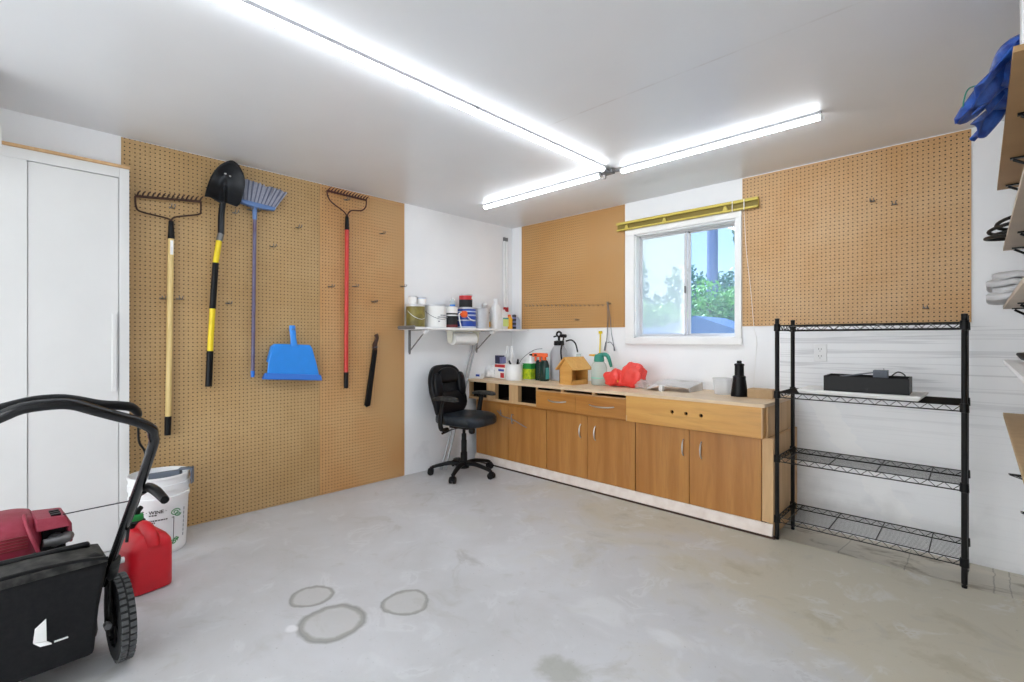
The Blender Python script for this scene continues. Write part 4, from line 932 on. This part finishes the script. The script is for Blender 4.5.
# curtain rail above the window
cr = thing('curtain_rail', (1.96, -.05, 2.2), 'brass yellow channel curtain rail mounted across the top of the window', 'curtain rail')
def rz(x, z): return z-.0*(x-1.36)
mb = MB(); x0, x1 = 1.362, 2.566
mb.box(x0, -.03, 2.212, x1, -.024, 2.288).box(x0, -.048, 2.278, x1, -.024, 2.288).box(x0, -.048, 2.212, x1, -.024, 2.220).box(x0, -.052, 2.266, x1, -.046, 2.288).box(x0, -.052, 2.212, x1, -.046, 2.226)
put('rail', mb, 'brass', cr, bevel=.0015)
put('inner_track', MB().box(x0+.004, -.034, 2.222, x1-.004, -.03, 2.277), 'brassdark', cr)
for x in (1.47, 1.83, 2.33): put('wall_bracket', MB().hexa([(x-.022, -.054, 2.216), (x+.022, -.054, 2.216), (x+.022, -.03, 2.216), (x-.022, -.03, 2.216)], [(x-.007, -.054, 2.258), (x+.007, -.054, 2.258), (x+.007, -.03, 2.258), (x-.007, -.03, 2.258)]), 'brass', cr)
cdm = MB()
for x in (2.385, 2.47): cdm.tube([(x, -.055, 2.285), (x, -.056, 2.205)], .003, 6)
cdm.tube([(2.47, -.056, 2.205), (2.485, -.05, 1.9), (2.51, -.03, 1.6), (2.53, -.02, 1.32), (2.545, -.01, 1.22), (2.53, -.008, 1.0), (2.522, -.008, ZT+.002)], .0016, 6, smooth=4)
put('pull_cord', cdm, 'paper', cr)

# ------------------------------------------------------------------ black wire rack
rk = thing('wire_rack', (3.265, -.42, 0), 'tall black four tier wire shelving rack in front of the white wall', 'rack')
X0, X1, Y0, Y1 = 2.845, 3.69, -.597, -.25
for x, y, zb_ in ((X0, Y0, 0), (X1, Y0, 0), (X0, Y1, -.038), (X1, Y1, -.038)):
    mb = MB().lathe([(.0125, zb_+.02), (.0125, 1.35), (.0135, 1.352), (.0135, 1.360), (.002, 1.362)], (x, y, 0), 16)
    p = put('post', mb, 'blackmetal', rk)
    put('levelling_foot', MB().lathe([(.011, zb_+.001), (.012, zb_+.012), (.006, zb_+.014), (.006, zb_+.03)], (x, y, 0), 14), 'black', p)
TIERS = (.138, .510, .905, 1.318)
for zt_ in TIERS:
    mb = MB(); drop = .03
    def truss(a, b, n):
        a, b = V(a), V(b)
        mb.cyl(a, b, .0032, n=8); dz = V((0, 0, drop)); mb.cyl(a-dz, b-dz, .0032, n=8); pts = []
        for i in range(2*n+1): pts.append(a.lerp(b, i/(2*n)) - (dz if i % 2 else V((0, 0, 0))))
        mb.tube(pts, .0022, 6)
    yi0, yi1, xi0, xi1 = Y0, Y1, X0, X1
    truss((X0+.012, Y0, zt_), (X1-.012, Y0, zt_), 13); truss((X0+.012, Y1, zt_), (X1-.012, Y1, zt_), 13)
    truss((X0, Y0+.012, zt_), (X0, Y1-.012, zt_), 5); truss((X1, Y0+.012, zt_), (X1, Y1-.012, zt_), 5)
    for i in range(17):
        y = Y0+.018+(Y1-Y0-.036)*i/16; mb.cyl((X0, y, zt_+.002), (X1, y, zt_+.002), .0012, n=5)
    for q in (.07, .32, .58, .84): 
        x = X0+(X1-X0)*q; mb.cyl((x, Y0, zt_-.003), (x, Y1, zt_-.003), .003, n=6)
    s_ = put('wire_shelf', mb, 'blackmetal', rk)
    for x in (X0, X1):
        for y in (Y0, Y1): put('corner_sleeve', MB().lathe([(.0135, zt_-.036), (.0185, zt_-.034), (.0175, zt_+.008), (.0135, zt_+.01)], (x, y, 0), 14), 'black', s_)
zr = TIERS[2]+.0036
fb = tag(put('foam_board', MB().hexa([(2.96, -.585, zr), (3.515, -.612, zr), (3.525, -.29, zr), (2.945, -.28, zr)], [(2.95, -.60, zr+.026), (3.53, -.625, zr+.026), (3.54, -.28, zr+.026), (2.94, -.27, zr+.026)]), 'foam', bevel=.006), 'white flat board lying on the second rack shelf under the black tray', 'board')
zr += .0262
ty_ = thing('black_tray', (3.3, -.46, zr), 'long black open tray box on the white board in the rack', 'tray')
TT = Matrix.Translation((3.28, -.47, zr)) @ Matrix.Rotation(radians(1.5), 4, 'Z')
mb = MB(TT); a, b, h_, t_ = .194, .115, .088, .007
mb.box(-a, -b, 0, a, b, .006).box(-a, -b, .006, a, -b+t_, h_).box(-a, b-t_, .006, a, b, h_).box(-a, -b+t_, .006, -a+t_, b-t_, h_).box(a-t_, -b+t_, .006, a, b-t_, h_)
put('box_body', mb, 'black', ty_, bevel=.0015)
put('screw', MB(TT).cyl((.01, -b-.002, .02), (.01, -b, .02), .006, n=10), 'blackmetal', ty_)
tp = thing('metal_bracket', (3.28, -.45, zr+.05), 'dark flat metal part sticking out of the black tray', 'metal part')
put('plate', MB(TT).hexa([(-.13, -.07, .078), (.06, -.05, .112), (.065, .05, .112), (-.13, .0, .078)], [(-.13, -.07, .083), (.06, -.05, .118), (.065, .05, .118), (-.13, .0, .083)]), 'greyplastic', tp)
put('clamp', MB(TT).box(.03, -.035, .06, .095, .035, .124).cyl((.078, 0, .1), (.076, 0, .135), .002, n=6), 'greyplastic', tp, bevel=.004)
put('lead', MB(TT).tube([(.1, .0, .08), (.135, .02, .115), (.165, .03, .1), (.17, .03, .07)], .003, 6, smooth=5), 'black', tp)

# ------------------------------------------------------------------ shelves on the right wall
XF = lambda y, q=3.836: q
def rshelf(z, m_, label, ya=-1.88, yb=-.12, th=.018, br=(-.22, -.75, -1.35), q=3.836):
    XF = lambda y: q
    o = thing('wall_shelf', (4.0, (ya+yb)/2, z), label, 'shelf', 'shelves on the right wall')
    put('shelf_board', MB().hexa([(XF(ya), ya, z), (RX, ya, z), (RX, yb, z), (XF(yb), yb, z)], [(XF(ya), ya, z+th), (RX, ya, z+th), (RX, yb, z+th), (XF(yb), yb, z+th)]), m_, o, bevel=.001)
    for y in br:
        xf = XF(y)+.03
        put('bracket', MB().box(RX-.006, y-.012, z-.24, RX, y+.012, z-.001).box(xf, y-.012, z-.007, RX, y+.012, z-.001).tube([(xf+.01, y, z-.01), (RX-.006, y, z-.20)], .006, 8), 'blackmetal', o)
    return o
rshelf(2.05, 'board', 'top brown shelf on the right wall with the blue tarp on it', q=3.813, ya=-1.9)
rshelf(1.715, 'boardgrey', 'second shelf from the top on the right wall holding a black hose coil')
rshelf(1.398, 'boardgrey', 'third shelf from the top on the right wall holding folded white cloth')
rshelf(1.105, 'trimwhite', 'white shelf on the right wall just below eye level')
rshelf(.815, 'cardboard', 'empty tan shelf on the right wall, lowest of the boards')
for z, x, lb in ((.52, 3.856, 'upper bare black shelf bracket low on the right wall'), (.33, 3.90, 'lower bare black shelf bracket low on the right wall')):
    mb = MB()
    for y in (-.235, -.205): mb.tube([(RX-.004, y, z-.10), (RX-.06, y, z-.075), (x, y, z), (RX-.004, y, z)], .005, 6)
    mb.box(RX-.005, -.24, z-.13, RX, -.2, z+.01)
    tag(put('shelf_bracket', mb, 'blackmetal'), lb, 'bracket')
# tarp: bunched sheet on the top shelf, hanging over its front
tarp = thing('blue_tarp', (3.95, -1.6, 2.07), 'bunched blue tarp spilling over the front of the top right shelf', 'tarp')
def bundle(p):
    s_ = sin(9*p.y*3+2*p.z*20)+.7*sin(17*p.y*2+p.x*30+1)+.5*sin(60*p.z+11*p.y+2)
    return V((p.x*(1+.13*s_), p.y*(1+.03*s_), p.z*(1+.16*s_)))
put('bundle', MB().sell((3.875, -1.50, 2.128), (.105, .28, .058), .8, .75, 60, 26, fn=bundle), 'tarp', tarp, angle=24)
def drape(u, v):     # folds hanging over the shelf front
    y = -1.77+.53*u; x = 3.835-.075*v-.02*v*v+.016*sin(22*u+2*v)+.01*sin(41*u-3*v); z = 2.145-.10*v*(.6+.5*abs(sin(5.2*u+.4)))-.03*v*v+.012*sin(29*u)
    return V((x if v > .05 else 3.86, y, z))
put('drape', MB().sheet(drape, 48, 14), 'tarp', tarp, solid=.005, angle=24, flip=False)
def ring_(cx_, cy_, cz_, rx_, ry_, k_): return [(cx_+rx_*cos(a)*(1+.15*sin(3*a+k_)), cy_+ry_*sin(a), cz_+rx_*.45*sin(2*a+k_)) for a in [2*pi*i/18 for i in range(18)]]
put('hanging_corner', MB().rings([ring_(3.80, -1.50, 2.13, .04, .10, 0), ring_(3.765, -1.51, 2.09, .042, .085, 1), ring_(3.725, -1.53, 2.045, .032, .06, 2), ring_(3.70, -1.545, 2.015, .022, .035, 2.4), ring_(3.69, -1.55, 2.0, .009, .012, 3)]), 'tarp', tarp, angle=26)
put('tie_cord', MB().tube([(3.765, -1.53, 2.12), (3.72, -1.56, 2.11), (3.705, -1.57, 2.07), (3.70, -1.565, 2.01)], .0025, 6, smooth=5), 'teal', tarp)
wbx = thing('white_box', (4.0, -1.84, 2.068), 'white box corner at the top right edge of the photo behind the tarp', 'box')
put('carton', MB().box(3.83, -1.89, 2.069, 4.12, -1.80, 2.25), 'trimwhite', wbx, bevel=.003); put('lid', MB().box(3.826, -1.894, 2.25, 4.124, -1.796, 2.275), 'trimwhite', wbx, bevel=.003)
hc = MB()
for k_ in range(4):
    pts = []
    for i in range(28):
        a = 2*pi*i/28; pts.append((3.93+(.165-.022*(k_ % 2)-.006*k_)*cos(a), -.42+(.19-.03*(k_ % 2))*sin(a), 1.745+.024*k_+.016*sin(a+k_*.8)))
    hc.tube(pts, .0085, 8, closed=True)
hc.tube([(4.06, -.40, 1.76), (4.04, -.55, 1.77), (3.97, -.66, 1.75)], .0085, 8, smooth=5)
tag(put('hose_coil', hc, 'hose'), 'coiled black hose on the second right wall shelf', 'hose')
cl = thing('folded_cloth', (3.9, -.45, 1.416), 'stack of folded pale grey cloth on the third right wall shelf', 'cloth')
for k_ in range(4):
    put('fold', MB().sell((3.905+.008*(k_ % 2), -.42, 1.437+.032*k_), (.135-.014*(k_ % 2), .22, .019), .45, .35, 30, 10, fn=lambda p: V((p.x+.012*sin(22*p.y+p.z*40), p.y, p.z+.009*sin(30*p.x+19*p.y)))), mat('pale_cloth', rgb(204, 204, 206), .9, spot=.15, scale=9), cl)
pl_ = thing('hand_pliers', (3.92, -.5, 1.123), 'small dark hand tool lying on the white right wall shelf', 'tool')
put('jaw', MB().tube([(3.88, -.45, 1.16), (3.90, -.5, 1.15), (3.93, -.56, 1.14)], [.008, .02, .014], 10), 'blackmetal', pl_)
put('handle', MB().tube([(3.93, -.56, 1.14), (3.99, -.64, 1.14), (4.03, -.75, 1.137)], .014, 8, smooth=4), 'black', pl_)
put('handle', MB().tube([(3.92, -.56, 1.145), (3.95, -.66, 1.14), (3.96, -.77, 1.137)], .014, 8, smooth=4), 'black', pl_)

# ------------------------------------------------------------------ bucket
bc = V((.268, -3.272, 0)); bk = thing('white_bucket', bc, 'white plastic pail with printed label beside the closet', 'bucket')
prof = [(.001, .0), (.122, 0), (.128, .006), (.131, .03), (.143, .30), (.149, .312), (.149, .33), (.144, .332), (.145, .365), (.151, .367), (.151, .398), (.147, .40), (.148, .432), (.154, .435), (.154, .447), (.144, .447), (.141, .30), (.128, .02), (.001, .014)]
put('body', MB().lathe(prof, bc, 44, cap=False), 'plastic_white', bk)
def onpail(phi0, z0, tilt=0):
    def f_(x, y):
        z = z0+y; r = .131+(.143-.131)*(z-.03)/.27+.0012; a = phi0+x/r
        return V((bc.x+r*cos(a), bc.y+r*sin(a), z))
    return f_
def writing(txt, size, phi, z, m_, nm='printed_text'):
    vs, fs = textgeo(txt, size, onpail(radians(phi), z)); mb = MB(); mb.add(vs, fs); put(nm, mb, m_, bk, flip=False)
writing('SC · WINE ·', .027, -24, .248, 'ink')
def strip(phi0, phi1, z0, z1, mb):
    n_ = max(2, int((phi1-phi0)/4)); f_ = onpail(0, 0)
    for i in range(n_):
        a0_, a1_ = radians(phi0+(phi1-phi0)*i/n_), radians(phi0+(phi1-phi0)*(i+1)/n_)
        def q(a, z): 
            r = .131+(.143-.131)*(z-.03)/.27+.0012; return (bc.x+r*cos(a), bc.y+r*sin(a), z)
        mb.add([q(a0_, z0), q(a1_, z0), q(a1_, z1), q(a0_, z1)], [(0, 1, 2, 3)])
mb = MB(); rnd = random.Random(5)
for zz, a0_, a1_ in ((.236, -30, -18), (.206, -44, 6), (.194, -38, -18)):
    a = a0_
    while a < a1_: w_ = rnd.uniform(2, 5); strip(a, a+w_, zz, zz+.007, mb); a += w_+1.2
strip(18, 19.5, .06, .21, mb); strip(14, 19.5, .208, .212, mb); strip(12, 19, .06, .064, mb)
put('small_print', mb, 'ink', bk, flip=False)
mb = MB()
for i in range(7): strip(44, 47, .08+i*.025, .098+i*.025, mb)
put('side_print', mb, 'inkgrey', bk, flip=False)
mb = MB()
def curl(phi, z, r, turns, w_=.004):
    pts = []
    for i in range(22):
        t_ = i/21; a = turns*2*pi*t_; rr = r*(1-.75*t_); pts.append(onpail(radians(phi), z)(rr*cos(a)*1.4, rr*sin(a)))
    mb.tube(pts, .0025, 5)
curl(22, .236, .02, 1.6); curl(28, .222, .014, -1.4); curl(20, .065, .015, 1.5); curl(26, .082, .01, -1.3)
put('green_scroll', mb, 'green', bk)
mb = MB()
for k_ in range(5): strip(-36+k_*3, 6-k_*8, .112+k_*.009, .117+k_*.009, mb)
put('green_emblem', mb, mat('sage_print', rgb(120, 166, 112), .5), bk, flip=False)
gt = thing('grey_scoop', (bc.x+.02, bc.y+.1, .3), 'dark grey plastic scoop hooked over the rim of the white pail', 'scoop')
a0_ = radians(62); e = V((cos(a0_), sin(a0_), 0)); tgn = V((-e.y, e.x, 0)); rm = bc+e*.15
def P3(r_, t_, z): return rm+e*r_+tgn*t_+V((0, 0, z))
put('hook', MB().hexa([P3(.012, -.022, .372), P3(.022, -.022, .372), P3(.022, .022, .372), P3(.012, .022, .372)], [P3(.012, -.022, .468), P3(.022, -.022, .468), P3(.022, .022, .468), P3(.012, .022, .468)]).hexa([P3(-.05, -.022, .458), P3(.022, -.022, .458), P3(.022, .022, .458), P3(-.05, .022, .458)], [P3(-.05, -.022, .468), P3(.022, -.022, .468), P3(.022, .022, .468), P3(-.05, .022, .468)]), 'greyplastic', gt, bevel=.004)
put('scoop_plate', MB().prism([P3(-.04, -.01, .34), P3(-.04, .025, .34), P3(-.04, .025, .448), P3(-.04, -.01, .448)], e*-.012+tgn*-.0).hexa([P3(-.042, .02, .37), P3(-.20, .0, .37), P3(-.20, -.02, .37), P3(-.042, -.02, .37)], [P3(-.042, .02, .458), P3(-.20, .0, .448), P3(-.20, -.02, .448), P3(-.042, -.02, .458)]), 'greyplastic', gt, bevel=.003)

# ------------------------------------------------------------------ gas can
GA = radians(10.4); gc = V((.717, -3.418, 0)); GT = Matrix.Translation(gc) @ Matrix.Rotation(GA, 4, 'Z')    # local x runs away from the face seen, y along the face
gcn = thing('fuel_can', gc, 'red plastic fuel can with black and green cap behind the mower wheel', 'fuel can')
def rr(hx, hy, z, e=.35, n=36, ox=0):
    q = []
    for k_ in range(n):
        a = 2*pi*k_/n; c_, s_ = cos(a), sin(a)
        q.append((ox+hx*(abs(c_)**e)*(1 if c_ > 0 else -1), hy*(abs(s_)**e)*(1 if s_ > 0 else -1), z))
    return q
mb = MB(GT).rings([rr(.112, .078, .0), rr(.126, .09, .008), rr(.128, .092, .03), rr(.128, .092, .205), rr(.124, .088, .232), rr(.108, .074, .256), rr(.09, .05, .275), rr(.06, .026, .282)])
put('body', mb, 'red', gcn)
put('grip', MB(GT).tube([(.105, .0, .22), (.095, 0, .255), (.055, 0, .288), (.0, 0, .296), (-.045, 0, .265)], [.034, .033, .029, .026, .026], 14, smooth=5), 'red', gcn)
put('neck', MB(GT).lathe([(.036, .24), (.034, .275)], (-.075, -.005, 0), 18), 'red', gcn)
put('cap', MB(GT).lathe([(.038, .268), (.04, .275), (.04, .305), (.034, .312), (.022, .314)], (-.075, -.005, 0), 18), 'black', gcn)
note(put('spout_collar', MB(GT).lathe([(.03, .31), (.032, .318), (.03, .338), (.012, .342)], (-.075, -.005, 0), 18), 'green', gcn), 'green collar')
put('spout', MB(GT).tube([(-.075, -.005, .335), (-.07, .0, .355), (-.055, .01, .375)], [.015, .014, .011], 10), 'black', gcn)

# ------------------------------------------------------------------ lawn mower (local x forward, y left)
hv = V((-.998, -.06, 0)).normalized(); lv = V((-hv.y, hv.x, 0)); Wp = V((1.335, -3.587, 0)); Om = Wp+lv*.27
LT = Matrix(((hv.x, lv.x, 0, Om.x), (hv.y, lv.y, 0, Om.y), (0, 0, 1, 0), (0, 0, 0, 1)))
lm = thing('lawn_mower', Om, 'push lawn mower with black grass bag, red engine cover and black loop handle', 'lawn mower')
# deck
mb = MB(LT)
def dk(z, s_): return [(.36+(.36*s_)*c_, (.235*s_)*d_, z) for c_, d_ in [((abs(cos(a))**.5)*(1 if cos(a) > 0 else -1), (abs(sin(a))**.5)*(1 if sin(a) > 0 else -1)) for a in [2*pi*i/32 for i in range(32)]]]
mb.rings([dk(.07, 1.0), dk(.16, .98), dk(.2, .9), dk(.215, .6)])
put('deck', mb, 'dustyblack', lm)
def wheel(x, y, r, wd, parent):
    mb = MB(LT); RX_ = Matrix.Rotation(pi/2, 3, 'X')
    mb.lathe([(r*.66, -wd/2), (r*.93, -wd/2), (r*.985, -wd*.36), (r, -wd*.2), (r, wd*.2), (r*.985, wd*.36), (r*.93, wd/2), (r*.66, wd/2)], (x, y, r), 40, R=RX_, cap=False)
    w_ = put('wheel', mb, 'rubber', parent)
    tr = MB(LT)
    N = 40
    for i in range(N):
        for s_ in (-1, 1):
            a = 2*pi*(i+(.5 if s_ > 0 else 0))/N; d_ = V((cos(a), 0, sin(a))); t_ = V((-sin(a), 0, cos(a))); c = V((x, y, r))+d_*(r*.99); yy = V((0, 1, 0))
            q = [c+t_*k1*.0075+yy*(s_*k2) for k1, k2 in ((-1, .003), (1, .003), (1, wd*.44), (-1, wd*.44))]
            tr.hexa([p-d_*.004 for p in q], [p+d_*.006 for p in q])
    put('tread', tr, 'dustyrubber', w_)
    hb = MB(LT).lathe([(.02, -wd*.5), (.03, -wd*.52), (.03, wd*.52), (.02, wd*.5)], (x, y, r), 20, R=RX_).lathe([(r*.67, -wd*.2), (r*.67, wd*.2)], (x, y, r), 32, R=RX_)
    for i in range(8):
        a = 2*pi*i/8; d_ = V((cos(a), 0, sin(a))); t_ = V((-sin(a), 0, cos(a))); c = V((x, y, r))
        q0 = [c+d_*.025+t_*(k1*.011)+V((0, k2*wd*.35, 0)) for k1, k2 in ((-1, -1), (1, -1), (1, 1), (-1, 1))]; q1 = [c+d_*(r*.69)+t_*(k1*.016)+V((0, k2*wd*.3, 0)) for k1, k2 in ((-1, -1), (1, -1), (1, 1), (-1, 1))]
        hb.hexa(q0, q1)
    put('hub', hb, 'black', w_)
for y in (-.27, .27): wheel(0, y, .155, .05, lm)
for y in (-.26, .26): wheel(.62, y, .1, .045, lm)
for sg in (-1, 1):
    put('axle_bracket', MB(LT).box(-.02, sg*.236-.006, .10, .05, sg*.236+.006, .34).box(-.02, sg*.24-.012, .13, .02, sg*.24+.012, .18).tube([(-.0, sg*.236, .32), (-.09, sg*.232, .36), (-.16, sg*.228, .445)], [.016, .016, .017], 10), 'dustyblack', lm, bevel=.005)
put('bolt', MB(LT).cyl((-.03, -.225, .155), (-.055, -.225, .155), .012, n=12), 'zinc', lm); put('bolt', MB(LT).cyl((-.12, -.26, .415), (-.12, -.20, .415), .011, n=12), 'chrome', lm)
# grass bag
mb = MB(LT)
b0_ = [(.04, -.17, .09), (.04, .20, .09), (-.115, .20, .10), (-.115, -.178, .10)]
b1_ = [(.04, -.18, .28), (.04, .20, .28), (-.165, .205, .28), (-.165, -.183, .28)]
b2_ = [(.05, -.19, .43), (.05, .20, .43), (-.195, .205, .455), (-.195, -.205, .45)]
b3_ = [(.05, -.18, .455), (.05, .19, .455), (-.165, .195, .477), (-.165, -.195, .474)]
bag = put('grass_bag', mb.rings([b0_, b1_, b2_, b3_]), 'bagcloth', lm, bevel=.016)
def lidz(x, y): return .506+.012*(1-(y/.2)**2)
mb = MB(LT); rg = []
for j in range(9):
    x = -.03-.17*j/8; rg.append([(x, y, .468+.022*(1-(y/.21)**2)*(1-.2*j/8)-.006*j/8+dz) for y, dz in [(-.20+.40*i/10, 0) for i in range(11)]]+[(x, .20-.40*i/10, .452) for i in range(11)])
put('bag_lid', mb.rings(rg), 'dustyblack', bag, bevel=.003)
put('rim', MB(LT).tube([(-.195, .2, .468), (-.19, .1, .480), (-.19, 0, .483), (-.19, -.1, .478), (-.195, -.2, .462)], .007, 8, smooth=4), 'black', bag)
put('sticker', MB(LT).hexa([(-.170, -.046, .236), (-.170, -.014, .243), (-.176, -.018, .288), (-.178, -.044, .311)], [(-.176, -.046, .236), (-.176, -.014, .243), (-.182, -.018, .288), (-.184, -.044, .311)]).hexa([(-.171, -.014, .242), (-.171, -.046, .234), (-.170, -.058, .222), (-.170, -.030, .226)], [(-.178, -.014, .242), (-.178, -.046, .234), (-.182, -.058, .222), (-.182, -.030, .226)]), 'paper', bag)
put('scuff', MB(LT).box(-.168, -.10, .218, -.16, -.065, .2205), 'paper', bag)
# rear flap between deck and bag
put('rear_door', MB(LT).hexa([(.06, -.19, .35), (.06, .19, .35), (.14, .19, .30), (.14, -.19, .30)], [(-.075, -.172, .488), (-.075, .19, .492), (-.05, .19, .502), (-.05, -.172, .496)]), 'black', lm, bevel=.008)
# engine
LE = LT @ Matrix.Translation((0, .02, -.005))
put('engine_block', MB(LE).lathe([(.14, .2), (.15, .22), (.15, .3), (.13, .40)], (.45, 0, 0), 28), 'dustyblack', lm)
mb = MB(LE)
def ec(z, x_0, x_1, y_0, y_1): 
    q = []
    for i in range(40):
        a = 2*pi*i/40; c_, d_ = cos(a), sin(a); q.append(((x_0+x_1)/2+(x_1-x_0)/2*(abs(c_)**.4)*(1 if c_ > 0 else -1), (y_0+y_1)/2+(y_1-y_0)/2*(abs(d_)**.4)*(1 if d_ > 0 else -1), z))
    return q
mb.rings([ec(.40, .255, .62, -.10, .26), ec(.44, .25, .62, -.105, .26), ec(.478, .265, .61, -.10, .25), ec(.512, .315, .58, -.085, .22), ec(.525, .36, .54, -.06, .18)])
put('engine_cover', mb, 'engine', lm, angle=50)
mb = MB(LE).hexa([(.27, -.185, .475), (.5, -.185, .475), (.5, -.08, .478), (.27, -.08, .478)], [(.315, -.175, .508), (.48, -.175, .508), (.48, -.08, .518), (.315, -.08, .518)])
mb.hexa([(.30, -.192, .40), (.5, -.192, .40), (.5, -.178, .40), (.30, -.178, .40)], [(.29, -.188, .485), (.49, -.188, .485), (.49, -.174, .485), (.29, -.174, .485)])
put('side_cover', mb, 'engine', lm, bevel=.006)
mb = MB(LE)
for i in range(5):
    z = .432+i*.0105; x = .2495 if z < .44 else .25+(z-.44)*.4
    mb.box(x-.003, -.055, z, x+.002, .085, z+.0045)
put('vent_slots', mb, 'maroon', lm)
for y0_, sg in ((-.085, 1), (.115, -1)):
    put('cover_rib', MB(LE).tube([(.253, y0_, .405), (.25, y0_+.01*sg, .44), (.262, y0_+.022*sg, .477), (.315, y0_+.03*sg, .513), (.38, y0_+.03*sg, .527)], .0065, 8, smooth=4), 'engine', lm)
mb = MB(LE)
for i in range(3): mb.box(.34+i*.03, -.16, .509, .355+i*.03, -.13, .5185)
put('vent_slots', mb, 'black', lm)
put('muffler', MB(LE).tube([(.29, -.14, .425), (.42, -.14, .43)], .026, 12).tube([(.27, -.10, .43), (.275, -.16, .428), (.30, -.175, .43)], [.015, .02, .022], 12, smooth=3), 'zinc', lm)
put('engine_side', MB(LE).box(.31, -.172, .34, .48, -.10, .472), 'black', lm, bevel=.004)
# handle: loop of tube
s0 = [(.0, .30), (-.148, .435), (-.475, .732), (-.586, .832), (-.64, .885), (-.69, .938)]
up_ = [(-.712, -.213, .96), (-.735, -.204, .982), (-.765, -.169, 1.009), (-.791, -.117, 1.034), (-.818, -.066, 1.059), (-.838, -.026, 1.078), (-.844, .012, 1.083), (-.838, .06, 1.078), (-.818, .096, 1.059), (-.791, .146, 1.034), (-.765, .198, 1.009), (-.735, .235, .982), (-.712, .243, .96)]
pts = [(x, -.22, z) for x, z in s0]+up_+[(x, .25, z) for x, z in reversed(s0)]
put('handle', MB(LT).tube(pts, .0135, 14, smooth=3), 'tube', lm)
bl = [(-.565, -.228, .879), (-.58, -.222, .893), (-.594, -.215, .906), (-.622, -.199, .932), (-.673, -.187, .98), (-.712, -.179, 1.016)]
bl2 = [(-.712, -.179, 1.016), (-.726, -.175, 1.029), (-.748, -.156, 1.049), (-.755, -.129, 1.057), (-.765, -.087, 1.065), (-.782, -.041, 1.081), (-.79, -.005, 1.089), (-.788, .05, 1.086), (-.765, .13, 1.06), (-.72, .20, 1.02)]
bar = put('control_bar', MB(LT).tube(bl2, [.006, .010, .012, .012, .012, .012, .012, .012, .011, .006], 10, smooth=4), 'black', lm)
put('control_wire', MB(LT).tube(bl, .0032, 8, smooth=3), 'black', bar)
put('cable', MB(LT).tube([(-.565, -.230, .874), (-.475, -.236, .745), (-.30, -.236, .585), (-.14, -.225, .44), (.0, -.2, .36)], .004, 6, smooth=4), 'black', lm)
gx, gz = -.295, .675
put('rope_guide', MB(LT).tube([(gx+.013*cos(a), -.246, gz+.013*sin(a)) for a in [2*pi*i/12 for i in range(12)]], .004, 6, closed=True).cyl((gx-.06, -.222, gz-.12), (gx, -.246, gz-.012), .005), 'black', lm)
put('starter_rope', MB(LT).tube([(.40, -.14, .49), (gx, -.246, gz)], .0022, 6), 'ink', lm)
put('starter_grip', MB(LT).tube([(gx, -.246, gz), (-.40, -.246, .72), (-.47, -.246, .748)], [.008, .010, .012], 10).tube([(-.46, -.246, .752), (-.52, -.247, .766), (-.60, -.248, .768), (-.675, -.25, .758)], [.011, .014, .0145, .012], 10, smooth=3), 'black', lm)

# ------------------------------------------------------------------ world, sun, camera
wd = bpy.data.worlds.new('World'); SC.world = wd; wd.use_nodes = True
nt = wd.node_tree; bg = nt.nodes['Background']
tc = nt.nodes.new('ShaderNodeTexCoord'); sp_ = nt.nodes.new('ShaderNodeSeparateXYZ'); rp = nt.nodes.new('ShaderNodeValToRGB')
nt.links.new(tc.outputs['Generated'], sp_.inputs[0]); nt.links.new(sp_.outputs[2], rp.inputs[0])
mf = nt.nodes.new('ShaderNodeMapRange'); mf.inputs[1].default_value = .1; mf.inputs[2].default_value = -.5; nt.links.new(sp_.outputs[1], mf.inputs[0])
mxw = nt.nodes.new('ShaderNodeMix'); mxw.data_type = 'RGBA'; nt.links.new(mf.outputs[0], mxw.inputs[0]); nt.links.new(rp.outputs[0], mxw.inputs[6]); mxw.inputs[7].default_value = (.95, .98, 1, 1)
nt.links.new(mxw.outputs[2], bg.inputs[0])
e = rp.color_ramp.elements; e[0].position = 0.0; e[0].color = (.90, .95, 1, 1); e[1].position = .5; e[1].color = (.40, .66, .98, 1)
# sky made brighter on the unseen driveway side, added to fill the room
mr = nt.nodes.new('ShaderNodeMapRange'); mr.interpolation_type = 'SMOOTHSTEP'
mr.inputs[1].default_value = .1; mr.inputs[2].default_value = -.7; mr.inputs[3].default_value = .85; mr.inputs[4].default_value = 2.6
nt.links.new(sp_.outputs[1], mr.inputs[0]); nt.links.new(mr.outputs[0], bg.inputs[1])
sun = bpy.data.lights.new('sun', 'SUN'); sun.energy = 7.0; sun.angle = radians(1); sun.color = (1, .95, .86)
so = bpy.data.objects.new('sun', sun); COL.objects.link(so); so.rotation_euler = V((.80, -.14, -.6)).to_track_quat('-Z', 'Y').to_euler()

cam = bpy.data.cameras.new('camera'); co_ = bpy.data.objects.new('camera', cam); COL.objects.link(co_)
co_.location = (3.7446, -3.8858, 1.234); co_.rotation_euler = (radians(90), 0, .7674)
cam.sensor_width = 36; cam.lens = 484.885/1024*36; cam.shift_y = (339.1127-341)/1024; cam.clip_start = .02
SC.camera = co_
SC.view_settings.view_transform = 'Standard'; SC.view_settings.look = 'None'; SC.view_settings.gamma = 1; SC.view_settings.use_curve_mapping = False
SC.view_settings.exposure = 1.04
SC.cycles.use_denoising = True; SC.cycles.max_bounces = 10; SC.cycles.diffuse_bounces = 6; SC.cycles.transparent_max_bounces = 12; SC.cycles.sample_clamp_indirect = 8
